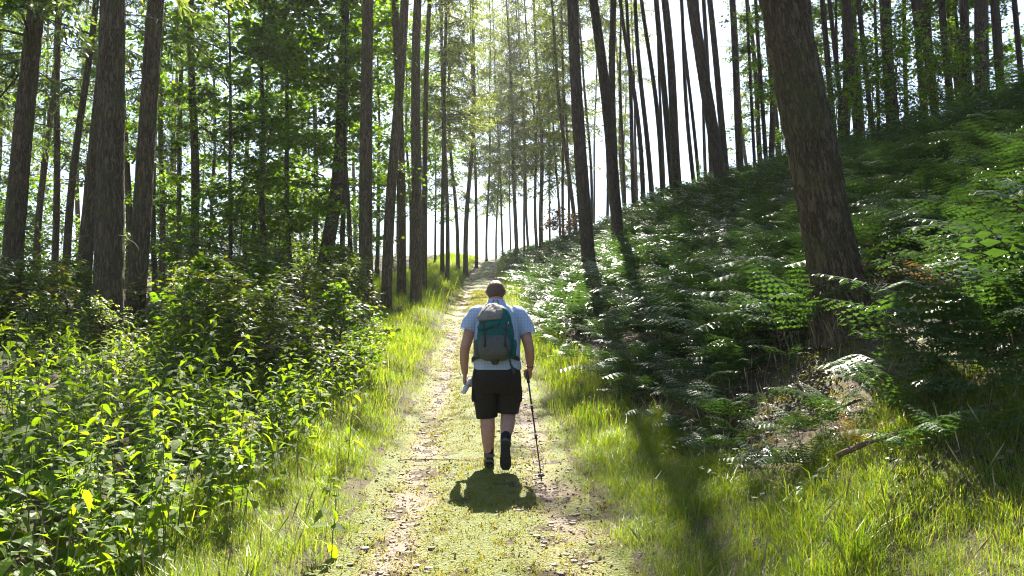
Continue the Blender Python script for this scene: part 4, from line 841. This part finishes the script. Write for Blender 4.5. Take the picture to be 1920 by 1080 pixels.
# backpack: a thing of its own, worn by the walker
pk = thing('backpack', 'grey and teal hiking backpack on the walker', 'backpack', (PX-.012, PY-.13, PZ+.975), (-.06, 0, 0)); pk.scale = (.91, .95, .95)
def pillow(name, rings, mat, parent, amp=.008, loc=(0, 0, 0), rot=(0, 0, 0), pw=3, n=44):
    G = Geo(); ring_loft(G, rings, n, fn=folds(amp, 12, 4), pw=pw); return obj(name, G.mesh(name, mat, True), parent, loc, rot)
pillow('main_compartment', [(0, 0, -.08, .10, .05), (.03, 0, -.10, .165, .10), (.12, 0, -.105, .19, .115), (.28, 0, -.10, .185, .11), (.42, 0, -.085, .16, .095), (.50, 0, -.07, .13, .075), (.54, 0, -.06, .07, .04)], M['teal'], pk, .012)
pillow('front_pocket', [(.005, -.005, -.15, .09, .05), (.04, -.005, -.165, .150, .085), (.12, -.005, -.175, .168, .09), (.20, -.005, -.165, .155, .075), (.26, -.005, -.145, .13, .05), (.28, -.005, -.13, .07, .02)], M['pgrey'], pk, .010)
pillow('lid', [(.375, -.03, -.13, .09, .05), (.39, -.025, -.13, .135, .075), (.43, -.02, -.11, .140, .09), (.48, -.012, -.085, .120, .085), (.525, -.005, -.06, .09, .065), (.555, 0, -.045, .06, .045), (.565, 0, -.04, .03, .02)], M['plid'], pk, .022, (0, -.005, .0), (.0, -.05, 0), 2.6)
pillow('top_panel', [(.33, 0, -.16, .04, .015), (.345, 0, -.165, .11, .04), (.385, 0, -.155, .125, .05), (.42, 0, -.135, .10, .04), (.43, 0, -.12, .04, .02)], M['teal'], pk, .012, (.05, -.02, -.025), (0, -.3, 0))
for sd in (-1, 1):
    pillow('side_pocket', [(.03, 0, 0, .02, .05), (.05, 0, 0, .032, .075), (.16, 0, 0, .034, .078), (.20, 0, 0, .024, .07)], M['pgrey'] if sd < 0 else M['teal'], pk, .006, (sd*.175, -.08, .0), (0, sd*.06, 0))
    s_ = np.linspace(0, 1, 12); G = Geo(); P = np.stack([sd*(.085+.06*np.sin(s_*np.pi*.8)), .0+.30*np.sin(s_*np.pi)**.8*.95, .50-.36*s_+.10*np.sin(s_*np.pi)], -1); G.add(*tube(P, .030, 10, True, ((0, .5, .85), .35))); obj('shoulder_strap', G.mesh('shoulder_strap', M['strap'], True), pk)
    G = Geo(); G.add(*tube([(sd*.13, -.20, .36), (sd*.115, -.235, .33), (sd*.105, -.262, .24), (sd*.10, -.262, .12)], .011, 6, True, ((0, 1, 0), .35))); st = obj('compression_strap', G.mesh('compression_strap', M['strap'], True), pk)
    G = Geo(); G.add(*tube([(sd*.112, -.243, .322), (sd*.108, -.262, .285)], .016, 6, True, ((0, 1, .3), .5))); obj('buckle', G.mesh('buckle', M['black']), st)
G = Geo(); G.add(*tube([(.10, -.245, .16), (.135, -.25, .06), (.155, -.235, -.04), (.185, -.22, -.10), (.19, -.22, -.13)], [.010, .010, .012, .020, .016], 6, True, ((0, 1, 0), .4))); obj('hanging_strap', G.mesh('hanging_strap', M['strap'], True), pk)
G = Geo(); G.add(*tube([(-.03, -.03, .56), (-.02, -.03, .60), (.02, -.03, .60), (.03, -.03, .56)], .007, 6)); obj('haul_loop', G.mesh('haul_loop', M['strap'], True), pk)
G = Geo(); G.add(*tube([(-.03, -.245, .335), (-.005, -.262, .30), (.03, -.255, .335)], .009, 6)); obj('zip_pull', G.mesh('zip_pull', M['black'], True), pk)
G = Geo(); ring_loft(G, [(-.045, 0, -.16, .02, .012), (-.03, 0, -.16, .035, .02), (.0, 0, -.165, .045, .03), (.03, 0, -.17, .04, .03)], 18); obj('base_loop', G.mesh('base_loop', M['strap'], True), pk)
for sd in (-1, 1):
    G = Geo(); G.add(*tube([(sd*.15, -.06, .05), (sd*.225, .03, .03), (sd*.235, .14, .015), (sd*.16, .27, .0)], .022, 8, True, ((.3*sd, 1, 0), .4))); obj('hip_strap', G.mesh('hip_strap', M['strap'], True), pk)

# walking pole in the closed hand
W, f, n_, s_ = hr; grip = np.array([PX, PY, PZ])+W+f*.092+n_*.026
tipx, tipy = .265, 7.16; tip = np.array([tipx, tipy, float(ground(tipx, tipy))+.004]); ax = nrm(tip-grip)
pl = thing('walking_pole', 'black telescopic walking pole held by the walker and planted behind him', 'pole', tip)
top = grip-ax*.07; Lp = np.linalg.norm(tip-top)
def seg(name, a, b, r0, r1, mat, n=10):
    G = Geo(); G.add(*tube(np.stack([top+ax*(a+(b-a)*k)-tip for k in np.linspace(0, 1, 5)]), np.linspace(r0, r1, 5), n)); return obj(name, G.mesh(name, mat, True), pl)
seg('handle', 0, .15, .0165, .0145, M['black'], 14); seg('upper_shaft', .15, .42, .0085, .0085, M['pole']); seg('lock', .40, .45, .0125, .0125, M['black']); seg('middle_shaft', .45, .72, .0075, .0075, M['pole']); seg('lock', .70, .745, .0115, .0115, M['black'])
seg('lower_shaft', .745, Lp-.05, .006, .006, M['pole']); seg('basket', Lp-.085, Lp-.075, .026, .030, M['black'], 16); seg('tip', Lp-.06, Lp, .0065, .002, M['pole'])
G = Geo(); th = np.linspace(0, 6.283, 16); wl = np.array([PX, PY, PZ])+W-tip; G.add(*tube(np.stack([wl[0]+.03*np.cos(th), wl[1]+.03*np.sin(th)+.02, wl[2]+.02*np.cos(th)-.0], -1), .004, 5, False)); obj('wrist_loop', G.mesh('wrist_loop', M['strap'], True), pl)

# bottle in the other hand
W, f, n_, s_ = hl; bc = np.array([PX, PY, PZ])+W+f*.088+n_*.035
M['bottle'] = plain('frosted_plastic', (.5, .52, .56), .3, .5, 20, .08, .05)
bt = thing('drink_bottle', 'pale grey drink bottle gripped in the walker\'s hanging hand', 'bottle', bc); bt['label'] = 'pale grey drink bottle carried in the hand without the pole'
axb = Vector((-.42, -.5, -.8)).normalized(); bt.scale = (.85, .85, .8); bt.rotation_euler = Vector((0, 0, 1)).rotation_difference(-axb).to_euler()
G = Geo(); ring_loft(G, [(-.135, 0, 0, .026, .026), (-.13, 0, 0, .029, .029), (-.06, 0, 0, .030, .030), (-.05, 0, 0, .028, .028), (-.04, 0, 0, .030, .030), (.04, 0, 0, .030, .030), (.07, 0, 0, .022, .022), (.085, 0, 0, .014, .014)], 26); obj('bottle_body', G.mesh('bottle_body', M['bottle'], True), bt)
G = Geo(); ring_loft(G, [(.082, 0, 0, .017, .017), (.105, 0, 0, .017, .017)], 18); obj('cap', G.mesh('cap', M['bottle'], True), bt)

# ------------------------------------------------------------------ thin bright air under the trees
m, t, N, out, L = nmat('woodland_air'); pv = N('VolumePrincipled'); pv.inputs['Color'].default_value = (.95, .97, 1, 1); pv.inputs['Density'].default_value = HAZE; pv.inputs['Anisotropy'].default_value = .45; L(pv.outputs[0], out.inputs['Volume'])
if HAZE > 0:
    zl = float(ZZ.min())-1; zt = 46.; c = np.array([(x, y, z) for z in (zl, zt) for y in (-320., 2900.) for x in (-1900., 1900.)])
    F = [[0, 2, 3], [0, 3, 1], [4, 5, 7], [4, 7, 6], [0, 1, 5], [0, 5, 4], [2, 6, 7], [2, 7, 3], [0, 4, 6], [0, 6, 2], [1, 3, 7], [1, 7, 5]]
    tag(obj('haze', Geo().add(c, F).mesh('haze', m)), 'thin sunlit haze hanging under the trees', 'haze', kind='stuff')
